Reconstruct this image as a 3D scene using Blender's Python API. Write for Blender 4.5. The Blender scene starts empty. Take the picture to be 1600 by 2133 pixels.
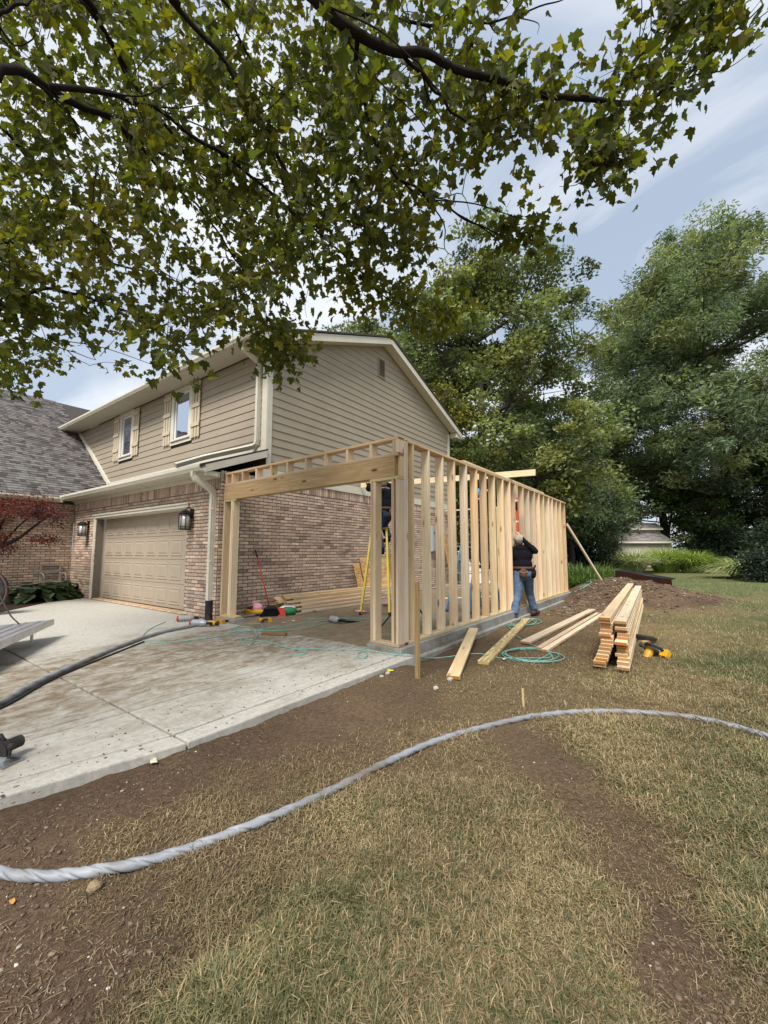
import bpy, bmesh, math, random
import numpy as np
from mathutils import Matrix, Vector
random.seed(7); RNG=np.random.default_rng(11)
SC=bpy.context.scene; COL=SC.collection
R=math.radians
# ---------------------------------------------------------------- camera
FPX=865.0; PX,PY=800.0,1066.5; PITCH=R(5.514); AZ=R(36.242)   # AZ: how far the side wall direction (+Y) lies right of the view
CAM=np.array([7.981,-4.99,1.40])
cam=bpy.data.cameras.new('camera'); co=bpy.data.objects.new('camera',cam); COL.objects.link(co)
cam.sensor_fit='VERTICAL'; cam.sensor_height=24.0; cam.lens=24.0*FPX/2133.0; cam.clip_start=0.05; cam.clip_end=2000
co.location=CAM; co.rotation_euler=(R(90)+PITCH,0,AZ); SC.camera=co
# ---------------------------------------------------------------- sky, sun, exposure
SUN_EL=R(52); SUN_AZ=math.atan2(0.35,-0.95)                  # direction towards the sun in plan (x, y) = (sin, cos)
w=bpy.data.worlds.new('World'); SC.world=w; w.use_nodes=True
nt=w.node_tree; nt.nodes.clear()
def nd(nt,t,ins=None,**kw):
    n=nt.nodes.new(t)
    for k,v in kw.items(): setattr(n,k,v)
    for k,v in (ins or {}).items():
        s=n.inputs[k]
        if isinstance(v,bpy.types.NodeSocket): nt.links.new(v,s)
        else: s.default_value=v
    return n
def math_(nt,op,a,b=0.0,c=0.0,clamp=False):
    n=nt.nodes.new('ShaderNodeMath'); n.operation=op; n.use_clamp=clamp
    for i,v in enumerate((a,b,c)):
        if isinstance(v,bpy.types.NodeSocket): nt.links.new(v,n.inputs[i])
        else: n.inputs[i].default_value=v
    return n.outputs[0]
def mix_(nt,f,a,b,blend='MIX'):
    n=nt.nodes.new('ShaderNodeMix'); n.data_type='RGBA'; n.blend_type=blend; n.clamp_factor=True
    for s,v in ((n.inputs[0],f),(n.inputs[6],a),(n.inputs[7],b)):
        if isinstance(v,bpy.types.NodeSocket): nt.links.new(v,s)
        elif isinstance(v,(int,float)): s.default_value=v
        else: s.default_value=(*v,1.0)[:4]
    return n.outputs[2]
def ramp_(nt,f,stops):
    n=nt.nodes.new('ShaderNodeValToRGB'); nt.links.new(f,n.inputs[0]); e=n.color_ramp.elements
    while len(e)<len(stops): e.new(0.5)
    for q,(p,c) in zip(e,stops): q.position=p; q.color=(*(c if isinstance(c,tuple) else (c,c,c)),1)
    return n.outputs[0]
sky=nd(nt,'ShaderNodeTexSky',sky_type='NISHITA',sun_disc=False,sun_elevation=SUN_EL,sun_rotation=SUN_AZ,air_density=1.0,dust_density=2.0,ozone_density=1.0)
tc=nd(nt,'ShaderNodeTexCoord'); sp=nd(nt,'ShaderNodeSeparateXYZ',{0:tc.outputs['Generated']})
zz=math_(nt,'ADD',math_(nt,'MAXIMUM',sp.outputs[2],0.0),0.22)
cv=nd(nt,'ShaderNodeCombineXYZ',{0:math_(nt,'DIVIDE',sp.outputs[0],zz),1:math_(nt,'DIVIDE',sp.outputs[1],zz),2:0.0})
mp=nd(nt,'ShaderNodeMapping',{0:cv.outputs[0],1:(3.1,1.7,0),2:(0,0,R(62)),3:(0.75,1.35,1)})
n1=nd(nt,'ShaderNodeTexNoise',{'Vector':mp.outputs[0],'Scale':1.5,'Detail':8.0,'Roughness':0.55,'Distortion':0.7})
n2=nd(nt,'ShaderNodeTexNoise',{'Vector':mp.outputs[0],'Scale':0.6,'Detail':4.0,'Roughness':0.5,'Distortion':0.3})
cl=ramp_(nt,n1.outputs[0],[(0.40,0.0),(0.62,1.0)])
thick=ramp_(nt,n2.outputs[0],[(0.30,0.0),(0.62,1.0)])
cloudcol=mix_(nt,cl,(3.2,3.85,4.85),(7.0,7.15,7.3))
cloudcol=mix_(nt,math_(nt,'MULTIPLY',thick,0.30),cloudcol,(6.2,6.6,7.1))
skyc=mix_(nt,0.16,cloudcol,sky.outputs[0])
bg=nd(nt,'ShaderNodeBackground',{0:skyc,1:0.105})
out=nd(nt,'ShaderNodeOutputWorld',{0:bg.outputs[0]})
sl=bpy.data.lights.new('sun','SUN'); sl.energy=3.6; sl.angle=R(20); sl.color=(1.0,0.95,0.88)
so=bpy.data.objects.new('sun',sl); COL.objects.link(so)
sd=Vector((math.sin(SUN_AZ)*math.cos(SUN_EL),math.cos(SUN_AZ)*math.cos(SUN_EL),math.sin(SUN_EL)))
so.rotation_euler=sd.to_track_quat('Z','Y').to_euler(); so.location=(0,-10,30)
vs=SC.view_settings; vs.view_transform='Standard'; vs.look='None'; vs.gamma=1.0; vs.exposure=0.6; vs.use_curve_mapping=False
# ---------------------------------------------------------------- survey helpers: turn a bearing into a point on a real plane
_s,_c=math.sin(AZ),math.cos(AZ)
def _ray(px,py):
    x=(px-PX)/FPX; y=-(py-PY)/FPX
    fw=math.cos(PITCH)-y*math.sin(PITCH); up=math.sin(PITCH)+y*math.cos(PITCH)
    return np.array([x*_c-fw*_s, x*_s+fw*_c, up])
def G(px,py,z=0.0): r=_ray(px,py); return CAM+r*((z-CAM[2])/r[2])
def OX(px,py,X): r=_ray(px,py); return CAM+r*((X-CAM[0])/r[0])
def OY(px,py,Y): r=_ray(px,py); return CAM+r*((Y-CAM[1])/r[1])
def D(px,py,d): return CAM+_ray(px,py)*d
def proj(P):
    d=np.asarray(P,float)-CAM
    x=d[...,0]*_c+d[...,1]*_s; fw=-d[...,0]*_s+d[...,1]*_c; up=d[...,2]
    z=fw*math.cos(PITCH)+up*math.sin(PITCH); y=-fw*math.sin(PITCH)+up*math.cos(PITCH)
    return PX+FPX*x/z, PY-FPX*y/z, z
# ---------------------------------------------------------------- value noise
def _h(ix,iy,s):
    n=(ix.astype(np.int64)*374761393+iy.astype(np.int64)*668265263+s*974634777)&0x7fffffff
    n=((n^(n>>13))*1274126177)&0x7fffffff
    return ((n^(n>>16))&0xffff)/65535.0
def vn(x,y,s=0):
    x=np.asarray(x,float); y=np.asarray(y,float); ix=np.floor(x); iy=np.floor(y); fx=x-ix; fy=y-iy
    fx=fx*fx*(3-2*fx); fy=fy*fy*(3-2*fy)
    a=_h(ix,iy,s); b=_h(ix+1,iy,s); c=_h(ix,iy+1,s); d=_h(ix+1,iy+1,s)
    return (a*(1-fx)+b*fx)*(1-fy)+(c*(1-fx)+d*fx)*fy
def fbm(x,y,s=0,o=4):
    v=0; a=.5; t=0
    for i in range(o): v=v+a*vn(x*2**i,y*2**i,s+i*17); t+=a; a*=.5
    return v/t
# ---------------------------------------------------------------- mesh helpers
def mesh_np(name,V,F,mat,col=None,smooth=False):
    V=np.ascontiguousarray(V,np.float32); F=np.ascontiguousarray(F,np.int32); k=F.shape[1]
    me=bpy.data.meshes.new(name); me.vertices.add(len(V)); me.vertices.foreach_set('co',V.ravel())
    me.loops.add(F.size); me.loops.foreach_set('vertex_index',F.ravel())
    me.polygons.add(len(F)); me.polygons.foreach_set('loop_start',np.arange(0,F.size,k,dtype=np.int32))
    try: me.polygons.foreach_set('loop_total',np.full(len(F),k,np.int32))
    except Exception: pass
    me.polygons.foreach_set('use_smooth',np.full(len(F),bool(smooth)))
    me.update(calc_edges=True)
    if col is not None:
        a=me.attributes.new('col','FLOAT_COLOR','POINT'); c=np.ones((len(V),4),np.float32); c[:,:3]=col; a.data.foreach_set('color',c.ravel())
    if mat: me.materials.append(mat)
    return me
def mesh_py(name,V,F,mat,smooth=False):
    me=bpy.data.meshes.new(name); me.from_pydata([tuple(map(float,v)) for v in V],[],[tuple(f) for f in F]); me.update()
    if smooth: me.polygons.foreach_set('use_smooth',np.ones(len(F),bool))
    if mat: me.materials.append(mat)
    return me
def inst(BV,BF,Rm,T,cols=None):
    """many copies of a small shape: BV (n,3) BF (m,k) Rm (q,3,3) T (q,3)"""
    q=len(T); n=len(BV)
    V=np.einsum('qij,nj->qni',Rm,BV)+T[:,None,:]
    F=(BF[None]+ (np.arange(q)*n)[:,None,None]).reshape(-1,BF.shape[1])
    C=None if cols is None else np.repeat(cols,n,axis=0)
    return V.reshape(-1,3),F,C
WM={}
I4=Matrix.Identity(4)
def add(name,me,parent=None,W=None,kind=None,label=None,cat=None,group=None):
    o=bpy.data.objects.new(name,me); COL.objects.link(o); W=W or I4
    if parent is not None: o.parent=parent; o.matrix_basis=WM[parent].inverted()@W
    else: o.matrix_basis=W
    WM[o]=W.copy()
    if kind: o['kind']=kind
    if label: o['label']=label
    if cat: o['category']=cat
    if group: o['group']=group
    return o
def thing(name,loc,label,cat,group=None): return add(name,None,None,Matrix.Translation(Vector([float(v) for v in loc])),None,label,cat,group)
def stuff(name,me,parent=None,label=None,cat=None): return add(name,me,parent,None,'stuff',label,cat)
class MB:
    def __init__(s): s.V=[]; s.F=[]
    def poly(s,V,F):
        b=len(s.V); s.V+= [tuple(map(float,v)) for v in V]; s.F+=[tuple(b+i for i in f) for f in F]; return s
    def box(s,lo,hi):
        (a,b,c),(d,e,f)=lo,hi
        return s.poly([(a,b,c),(d,b,c),(d,e,c),(a,e,c),(a,b,f),(d,b,f),(d,e,f),(a,e,f)],[(0,3,2,1),(4,5,6,7),(0,1,5,4),(1,2,6,5),(2,3,7,6),(3,0,4,7)])
    def tube(s,pts,rad,n=8,cap=True):
        V,F=tube_vf(pts,rad,n,cap); return s.poly(V,F)
    def bar(s,p0,p1,w,t,up=(0,0,1)):
        V,F=bar_vf(p0,p1,w,t,up); return s.poly(V,F)
    def lathe(s,prof,n=16,c=(0,0,0)):
        V=[];F=[]
        for r,z in prof:
            for i in range(n): a=2*math.pi*i/n; V.append((c[0]+r*math.cos(a),c[1]+r*math.sin(a),c[2]+z))
        for j in range(len(prof)-1):
            for i in range(n): F.append((j*n+i,j*n+(i+1)%n,(j+1)*n+(i+1)%n,(j+1)*n+i))
        F.append(tuple(range(n))[::-1]); F.append(tuple((len(prof)-1)*n+i for i in range(n)))
        return s.poly(V,F)
    def prism(s,pts,axis,a,b):
        """outline pts (2D) pushed along axis (0,1,2) from a to b"""
        n=len(pts)
        def P(p,h): v=[p[0],p[1]]; v.insert(axis,h); return v
        V=[P(p,a) for p in pts]+[P(p,b) for p in pts]
        F=[tuple(range(n)),tuple(range(2*n-1,n-1,-1))]+[(i,n+i,n+(i+1)%n,(i+1)%n) for i in range(n)]
        return s.poly(V,F)
    def ball(s,c,r,n=10,m=6):
        r=(r,r,r) if isinstance(r,(int,float)) else r
        V=[];F=[]
        for j in range(m+1):
            th=math.pi*j/m
            for i in range(n): a=2*math.pi*i/n; V.append((c[0]+r[0]*math.sin(th)*math.cos(a),c[1]+r[1]*math.sin(th)*math.sin(a),c[2]+r[2]*math.cos(th)))
        for j in range(m):
            for i in range(n): F.append((j*n+i,(j+1)*n+i,(j+1)*n+(i+1)%n,j*n+(i+1)%n))
        return s.poly(V,F)
    def mesh(s,name,mat,smooth=False,fix=True):
        me=mesh_py(name,s.V,s.F,mat,smooth)
        if fix:
            bm=bmesh.new(); bm.from_mesh(me); bmesh.ops.recalc_face_normals(bm,faces=bm.faces); bm.to_mesh(me); bm.free()
        return me
    def to(s,name,mat,parent=None,smooth=False,**kw): return add(name,s.mesh(name,mat,smooth),parent,None,**kw)
def frames(pts):
    pts=np.asarray(pts,float); T=np.gradient(pts,axis=0); T/=np.linalg.norm(T,axis=1)[:,None]+1e-12
    u=np.array([0,0,1.]) if abs(T[0][2])<.9 else np.array([1.,0,0]); A=[];B=[]
    for t in T:
        u=u-t*(u@t); u/=np.linalg.norm(u)+1e-12; A.append(u); B.append(np.cross(t,u))
    return pts,np.array(A),np.array(B)
def tube_vf(pts,rad,n=8,cap=True,prof=None):
    pts,A,B=frames(pts); m=len(pts); rad=np.broadcast_to(np.asarray(rad,float),(m,)); a=np.arange(n)*2*math.pi/n
    k=np.ones((m,n)) if prof is None else prof
    V=(pts[:,None]+ (rad[:,None]*k*np.cos(a))[...,None]*A[:,None]+(rad[:,None]*k*np.sin(a))[...,None]*B[:,None]).reshape(-1,3)
    F=[(j*n+i,j*n+(i+1)%n,(j+1)*n+(i+1)%n,(j+1)*n+i) for j in range(m-1) for i in range(n)]
    if cap: F+= [tuple(range(n))[::-1],tuple((m-1)*n+i for i in range(n))]
    return V,F
def smooth_path(P,n=8):
    P=np.asarray(P,float); Q=np.vstack([2*P[0]-P[1],P,2*P[-1]-P[-2]]); o=[]
    for i in range(1,len(Q)-2):
        for t in np.linspace(0,1,n,endpoint=False):
            a,b,c,d=Q[i-1:i+3]; o.append(.5*((2*b)+(-a+c)*t+(2*a-5*b+4*c-d)*t*t+(-a+3*b-3*c+d)*t**3))
    o.append(P[-1]); return np.array(o)
def bar_vf(p0,p1,w,t,up=(0,0,1)):
    p0=np.array(p0,float); p1=np.array(p1,float); d=p1-p0; d/=np.linalg.norm(d); u=np.array(up,float)
    s=np.cross(d,u); s/=np.linalg.norm(s); u=np.cross(s,d)
    V=[p+s*a*w/2+u*b*t/2 for p in (p0,p1) for a,b in ((-1,-1),(1,-1),(1,1),(-1,1))]
    return V,[(0,1,2,3)[::-1],(4,5,6,7),(0,1,5,4),(1,2,6,5),(2,3,7,6),(3,0,4,7)]
def chamfer(sx,sy,sz,b):
    V=[];F=[]
    hx,hy,hz=sx/2,sy/2,sz/2
    idx={}
    for X in (-1,1):
        for Y in (-1,1):
            for Z in (-1,1):
                for ax in range(3):
                    v=[X*(hx-b),Y*(hy-b),Z*(hz-b)]; v[ax]=(X*hx,Y*hy,Z*hz)[ax]; idx[(X,Y,Z,ax)]=len(V); V.append(v)
                F.append([idx[(X,Y,Z,0)],idx[(X,Y,Z,1)],idx[(X,Y,Z,2)]])
    def key(ax,s,a,b_): t=[0,0,0]; o=[i for i in range(3) if i!=ax]; t[ax]=s; t[o[0]]=a; t[o[1]]=b_; return tuple(t)
    for ax in range(3):
        for s in (-1,1): F.append([idx[(*key(ax,s,a,b_),ax)] for a,b_ in ((-1,-1),(1,-1),(1,1),(-1,1))])
        o=[i for i in range(3) if i!=ax]
        for a in (-1,1):
            for b_ in (-1,1):
                k0=key(ax,-1,a,b_); k1=key(ax,1,a,b_); F.append([idx[(*k0,o[0])],idx[(*k1,o[0])],idx[(*k1,o[1])],idx[(*k0,o[1])]])
    return V,F
_cb={}
def cbox(name,size,mat,b=.003):
    k=(name,tuple(round(v,4) for v in size),mat.name,b)
    if k not in _cb:
        m=MB(); V,F=chamfer(*size,b); m.poly(V,F); _cb[k]=m.mesh(name,mat)
    return _cb[k]
def axes(p0,p1,up=(0,0,1)):
    p0=Vector([float(v) for v in p0]); p1=Vector([float(v) for v in p1]); x=(p1-p0).normalized(); u=Vector(up)
    y=u.cross(x).normalized(); z=x.cross(y); c=(p0+p1)/2
    return Matrix(((x.x,y.x,z.x,c.x),(x.y,y.y,z.y,c.y),(x.z,y.z,z.z,c.z),(0,0,0,1))),(p1-p0).length
def board(name,p0,p1,w,t,mat,parent=None,up=(0,0,1),b=.003,**kw):
    """a sawn board from p0 to p1, w wide across, t thick along up"""
    M,L=axes(p0,p1,up); return add(name,cbox(name,(L,w,t),mat,b),parent,M,**kw)
def blk(name,lo,hi,mat,parent=None,b=.003,**kw):
    s=[hi[i]-lo[i] for i in range(3)]; c=[(hi[i]+lo[i])/2 for i in range(3)]
    return add(name,cbox(name,s,mat,min(b,min(s)*.3)),parent,Matrix.Translation(c),**kw)
# ---------------------------------------------------------------- materials
def new(name):
    m=bpy.data.materials.new(name); m.use_nodes=True; t=m.node_tree; t.nodes.clear()
    o=nd(t,'ShaderNodeOutputMaterial'); p=nd(t,'ShaderNodeBsdfPrincipled'); t.links.new(p.outputs[0],o.inputs[0]); return m,t,p,o
def L(t,a,b): t.links.new(a,b)
def bump(t,p,h,s,d=.01):
    b=nd(t,'ShaderNodeBump',{'Strength':s,'Distance':d,'Height':h}); L(t,b.outputs[0],p.inputs['Normal'])
def plain(name,c,rough=.6,metal=0.0,var=.12,sc=9.0,bmp=.15,spec=.4,dirt=None,bsc=None,bd=.004):
    m,t,p,o=new(name); tc=nd(t,'ShaderNodeTexCoord')
    n=nd(t,'ShaderNodeTexNoise',{'Vector':tc.outputs['Object'],'Scale':sc,'Detail':6.0,'Roughness':.6})
    a=mix_(t,n.outputs[0],tuple(v*(1-var*1.5) for v in c),tuple(min(1,v*(1+var)) for v in c))
    if dirt:
        n3=nd(t,'ShaderNodeTexNoise',{'Vector':tc.outputs['Object'],'Scale':sc*.35,'Detail':8.0,'Roughness':.7})
        a=mix_(t,math_(t,'MULTIPLY',ramp_(t,n3.outputs[0],[(.45,0.),(.7,1.)]),dirt[3]),a,dirt[:3])
    L(t,a,p.inputs['Base Color']); p.inputs['Roughness'].default_value=rough; p.inputs['Metallic'].default_value=metal; p.inputs['Specular IOR Level'].default_value=spec
    if bmp: 
        n2=nd(t,'ShaderNodeTexNoise',{'Vector':tc.outputs['Object'],'Scale':bsc or sc*9,'Detail':3.0}); bump(t,p,n2.outputs[0],bmp,bd)
    return m
def attrmat(name,rough=.9,sc=30.0,var=.3,bmp=.4,spec=.3,dist=.006):
    m,t,p,o=new(name); tc=nd(t,'ShaderNodeTexCoord'); at=nd(t,'ShaderNodeAttribute',attribute_name='col')
    gp_=nd(t,'ShaderNodeNewGeometry')
    n=nd(t,'ShaderNodeTexNoise',{'Vector':gp_.outputs['Position'],'Scale':sc,'Detail':6.0,'Roughness':.65})
    f=ramp_(t,n.outputs[0],[(.3,1-var),(.7,1+var*.6)])
    L(t,mix_(t,1.0,at.outputs[0],f,'MULTIPLY'),p.inputs['Base Color']); p.inputs['Roughness'].default_value=rough; p.inputs['Specular IOR Level'].default_value=spec
    if bmp: bump(t,p,n.outputs[0],bmp,dist)
    return m
def wood(name,light,dark,end,knots=.5,ring=0.0,rough=.72):
    m,t,p,o=new(name); tc=nd(t,'ShaderNodeTexCoord'); oi=nd(t,'ShaderNodeObjectInfo')
    off=nd(t,'ShaderNodeVectorMath',{0:(37.0,11.0,23.0),'Scale':oi.outputs['Random']},operation='SCALE')
    v=nd(t,'ShaderNodeVectorMath',{0:tc.outputs['Object'],1:off.outputs[0]},operation='ADD')
    mp=nd(t,'ShaderNodeMapping',{0:v.outputs[0],3:(.9,22,22)})
    n=nd(t,'ShaderNodeTexNoise',{'Vector':mp.outputs[0],'Scale':1.6,'Detail':6.0,'Roughness':.62,'Distortion':.6})
    mp2=nd(t,'ShaderNodeMapping',{0:v.outputs[0],3:(1.1,3.4,3.4)})
    n2=nd(t,'ShaderNodeTexNoise',{'Vector':mp2.outputs[0],'Scale':1.1,'Detail':3.0})
    c=mix_(t,ramp_(t,n.outputs[0],[(.36,0.),(.66,1.)]),light,dark)
    c=mix_(t,math_(t,'MULTIPLY',ramp_(t,n2.outputs[0],[(.42,0.),(.72,1.)]),.55),c,tuple(a*.5+b*.5 for a,b in zip(light,end)))
    if ring:
        mp4=nd(t,'ShaderNodeMapping',{0:v.outputs[0],3:(.55,5.0,5.0)})
        n4=nd(t,'ShaderNodeTexNoise',{'Vector':mp4.outputs[0],'Scale':1.3,'Detail':1.0,'Distortion':.3})
        rg=math_(t,'SINE',math_(t,'MULTIPLY',n4.outputs[0],62.0))
        c=mix_(t,math_(t,'MULTIPLY',ramp_(t,rg,[(.35,0.),(.8,1.)]),ring),c,dark)
    if knots:
        mp3=nd(t,'ShaderNodeMapping',{0:v.outputs[0],3:(1.9,6.0,6.0)})
        vo=nd(t,'ShaderNodeTexVoronoi',{'Vector':mp3.outputs[0],'Scale':1.0})
        k=ramp_(t,vo.outputs['Distance'],[(.07,1.),(.17,0.)])
        c=mix_(t,math_(t,'MULTIPLY',k,knots),c,(.13,.06,.025))
    ns=nd(t,'ShaderNodeSeparateXYZ',{0:tc.outputs['Normal']}); e=math_(t,'GREATER_THAN',math_(t,'ABSOLUTE',ns.outputs[0]),.8)
    c=mix_(t,e,c,mix_(t,n2.outputs[0],tuple(a*.75 for a in end),end))
    hs=nd(t,'ShaderNodeHueSaturation',{'Hue':math_(t,'MULTIPLY_ADD',math_(t,'FRACT',math_(t,'MULTIPLY',oi.outputs['Random'],3.77)),.022,.489),'Saturation':math_(t,'MULTIPLY_ADD',oi.outputs['Random'],.35,.85),'Value':math_(t,'MULTIPLY_ADD',math_(t,'FRACT',math_(t,'MULTIPLY',oi.outputs['Random'],7.31)),.36,.76),'Color':c})
    L(t,hs.outputs[0],p.inputs['Base Color']); p.inputs['Roughness'].default_value=rough; p.inputs['Specular IOR Level'].default_value=.25
    bump(t,p,n.outputs[0],.25,.003); return m
def leafmat(name,sc=1.0,trans=.45,rough=.5,tint=(1.25,1.25,.55)):
    m,t,p,o=new(name); at=nd(t,'ShaderNodeAttribute',attribute_name='col'); oi=nd(t,'ShaderNodeObjectInfo')
    L(t,at.outputs[0],p.inputs['Base Color']); p.inputs['Roughness'].default_value=rough; p.inputs['Specular IOR Level'].default_value=.35
    tr=nd(t,'ShaderNodeBsdfTranslucent',{0:mix_(t,1.0,at.outputs[0],tint,'MULTIPLY')})
    ms=nd(t,'ShaderNodeMixShader',{0:trans,1:p.outputs[0],2:tr.outputs[0]}); L(t,ms.outputs[0],o.inputs[0]); return m
PINE=wood('pine_lumber',(.74,.595,.40),(.55,.405,.24),(.43,.22,.085),.75)
PINE2=wood('pale_pine_lumber',(.80,.665,.47),(.63,.485,.31),(.42,.21,.08),.6)
HEADW=wood('header_lumber',(.62,.475,.27),(.40,.275,.13),(.52,.36,.17),1.0,.3)
RINGW=wood('flat_sawn_lumber',(.60,.50,.28),(.22,.17,.09),(.50,.34,.16),.2,.75)
PLATEW=wood('treated_plate',(.58,.46,.27),(.43,.33,.18),(.45,.33,.15),.4)
STAKEW=wood('weathered_stake',(.30,.20,.10),(.17,.10,.05),(.35,.22,.11),.5)
BRICK=attrmat('brick_face',.92,26,.38,.7,.15,.006)
MORTAR=plain('mortar',(.165,.138,.115),.95,0,.25,12,.4,.1)
SIDING=plain('tan_siding_paint',(.345,.293,.222),.6,0,.09,1.6,.15,.3,(.25,.21,.16,.22))
TRIM=plain('cream_trim_paint',(.63,.60,.50),.5,0,.05,4,.05,.4,(.35,.31,.24,.25))
SHUT=plain('shutter_paint',(.52,.455,.325),.6,0,.10,6,.2,.3)
GDOOR=plain('garage_door_paint',(.365,.305,.235),.5,0,.04,3,.08,.4)
SHING=attrmat('asphalt_shingle',.95,85,.3,.3,.1,.003)
ROOFD=plain('roof_deck',(.075,.065,.06),.95,0,.3,20,.5,.1)
BLACKM=plain('black_metal',(.012,.012,.013),.4,.3,.2,10,.05,.5)
RUBBER=plain('black_rubber',(.018,.018,.019),.75,0,.3,12,.2,.3,(.12,.10,.07,.4))
STEEL=plain('bare_steel',(.52,.53,.54),.35,.85,.15,8,.1,.5,(.28,.26,.23,.5))
ALU=plain('aluminium',(.60,.61,.62),.38,.75,.12,6,.08,.5,(.35,.33,.30,.5))
YEL=plain('yellow_plastic',(.62,.33,.015),.5,0,.12,14,.1,.4,(.16,.12,.07,.45))
YELF=plain('yellow_fibreglass',(.60,.45,.05),.55,0,.1,10,.1,.4,(.25,.2,.1,.3))
BLUEF=plain('blue_fibreglass',(.09,.19,.28),.55,0,.1,10,.1,.4,(.3,.3,.28,.3))
REDP=plain('red_plastic',(.50,.035,.02),.45,0,.1,10,.05,.4)
ORNG=plain('orange_red_level',(.62,.075,.015),.4,0,.08,8,.05,.5)
GREYP=plain('grey_plastic',(.33,.335,.33),.5,0,.1,10,.1,.4,(.2,.18,.14,.5))
SILV=plain('silver_grey_casting',(.42,.44,.46),.4,.5,.15,14,.1,.5,(.1,.1,.1,.4))
PINK=plain('pink_foam',(.72,.34,.44),.8,0,.12,20,.3,.2)
GREENP=plain('green_plastic',(.02,.20,.09),.5,0,.1,10,.05,.4)
WHITEP=plain('white_plastic',(.72,.72,.69),.5,0,.05,8,.05,.4,(.4,.37,.3,.3))
HOSE=plain('green_air_hose',(.16,.42,.36),.45,0,.15,20,.05,.4,(.35,.33,.26,.5))
CORD=plain('black_cord',(.02,.02,.022),.6,0,.1,20,.05,.3)
GREYH=plain('grey_twisted_hose',(.26,.275,.30),.5,0,.35,4,.5,.35,(.13,.10,.07,.95))
BLUECAP=plain('blue_cap_cloth',(.09,.25,.50),.85,0,.1,20,.3,.2)
BLACKC=plain('black_cloth',(.008,.008,.011),.92,0,.3,14,.9,.1,None,13,.03)
NAVYC=plain('navy_denim',(.035,.05,.085),.9,0,.35,16,.8,.15,None,14,.03)
DENIM=plain('faded_blue_denim',(.095,.145,.23),.9,0,.5,9,1.0,.15,None,13,.035)
CAMO=plain('camouflage_cap_cloth',(.36,.32,.27),.9,0,.75,26,.4,.15)
SKIN=plain('skin',(.48,.27,.19),.55,0,.1,18,.1,.35)
HAIR=plain('grey_hair',(.20,.18,.16),.8,0,.4,40,.5,.2)
LEATH=plain('brown_leather',(.085,.045,.028),.7,0,.4,16,.4,.3)
BOOT=plain('brown_boot_leather',(.07,.05,.038),.8,0,.4,16,.4,.2)
BOXG=plain('grey_box_paint',(.36,.38,.39),.45,.2,.06,6,.05,.4)
RUST=plain('rusted_steel',(.075,.030,.018),.75,.3,.5,5,.4,.3)
ROCK=plain('limestone',(.42,.40,.36),.9,0,.3,20,.7,.2,(.15,.11,.08,.4))
BARK=plain('maple_bark',(.024,.020,.017),.95,0,.45,14,.9,.1)
BARK2=plain('grey_bark',(.075,.066,.055),.95,0,.4,9,.8,.1)
SOILM=plain('mulch_soil',(.04,.027,.018),.95,0,.5,25,.9,.1)
# OSB: flakes from cells
def osb():
    m,t,p,o=new('oriented_strand_board'); tc=nd(t,'ShaderNodeTexCoord')
    mp=nd(t,'ShaderNodeMapping',{0:tc.outputs['Object'],3:(14,30,30)})
    v=nd(t,'ShaderNodeTexVoronoi',{'Vector':mp.outputs[0],'Scale':1.0,'Randomness':1.0})
    s=nd(t,'ShaderNodeSeparateColor',{0:v.outputs['Color']})
    L(t,ramp_(t,s.outputs[0],[(0.,(.30,.16,.055)),(.5,(.48,.28,.10)),(1.,(.62,.40,.17))]),p.inputs['Base Color']); p.inputs['Roughness'].default_value=.75; bump(t,p,s.outputs[0],.3,.004); return m
OSB=osb()
def glass():
    m,t,p,o=new('window_glass'); p.inputs['Base Color'].default_value=(.012,.016,.022,1); p.inputs['Roughness'].default_value=.03
    g=nd(t,'ShaderNodeBsdfGlossy',{0:(.62,.70,.86,1),1:.02}); tc=nd(t,'ShaderNodeTexCoord')
    n=nd(t,'ShaderNodeTexNoise',{'Vector':tc.outputs['Object'],'Scale':1.4,'Detail':2.0}); b=nd(t,'ShaderNodeBump',{'Strength':.06,'Distance':.05,'Height':n.outputs[0]}); L(t,b.outputs[0],g.inputs['Normal'])
    ms=nd(t,'ShaderNodeMixShader',{0:.72,1:p.outputs[0],2:g.outputs[0]}); L(t,ms.outputs[0],o.inputs[0]); return m
GLASS=glass()
LANTG=plain('seeded_lantern_glass',(.55,.56,.52),.15,0,.1,20,.1,.6)
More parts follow.
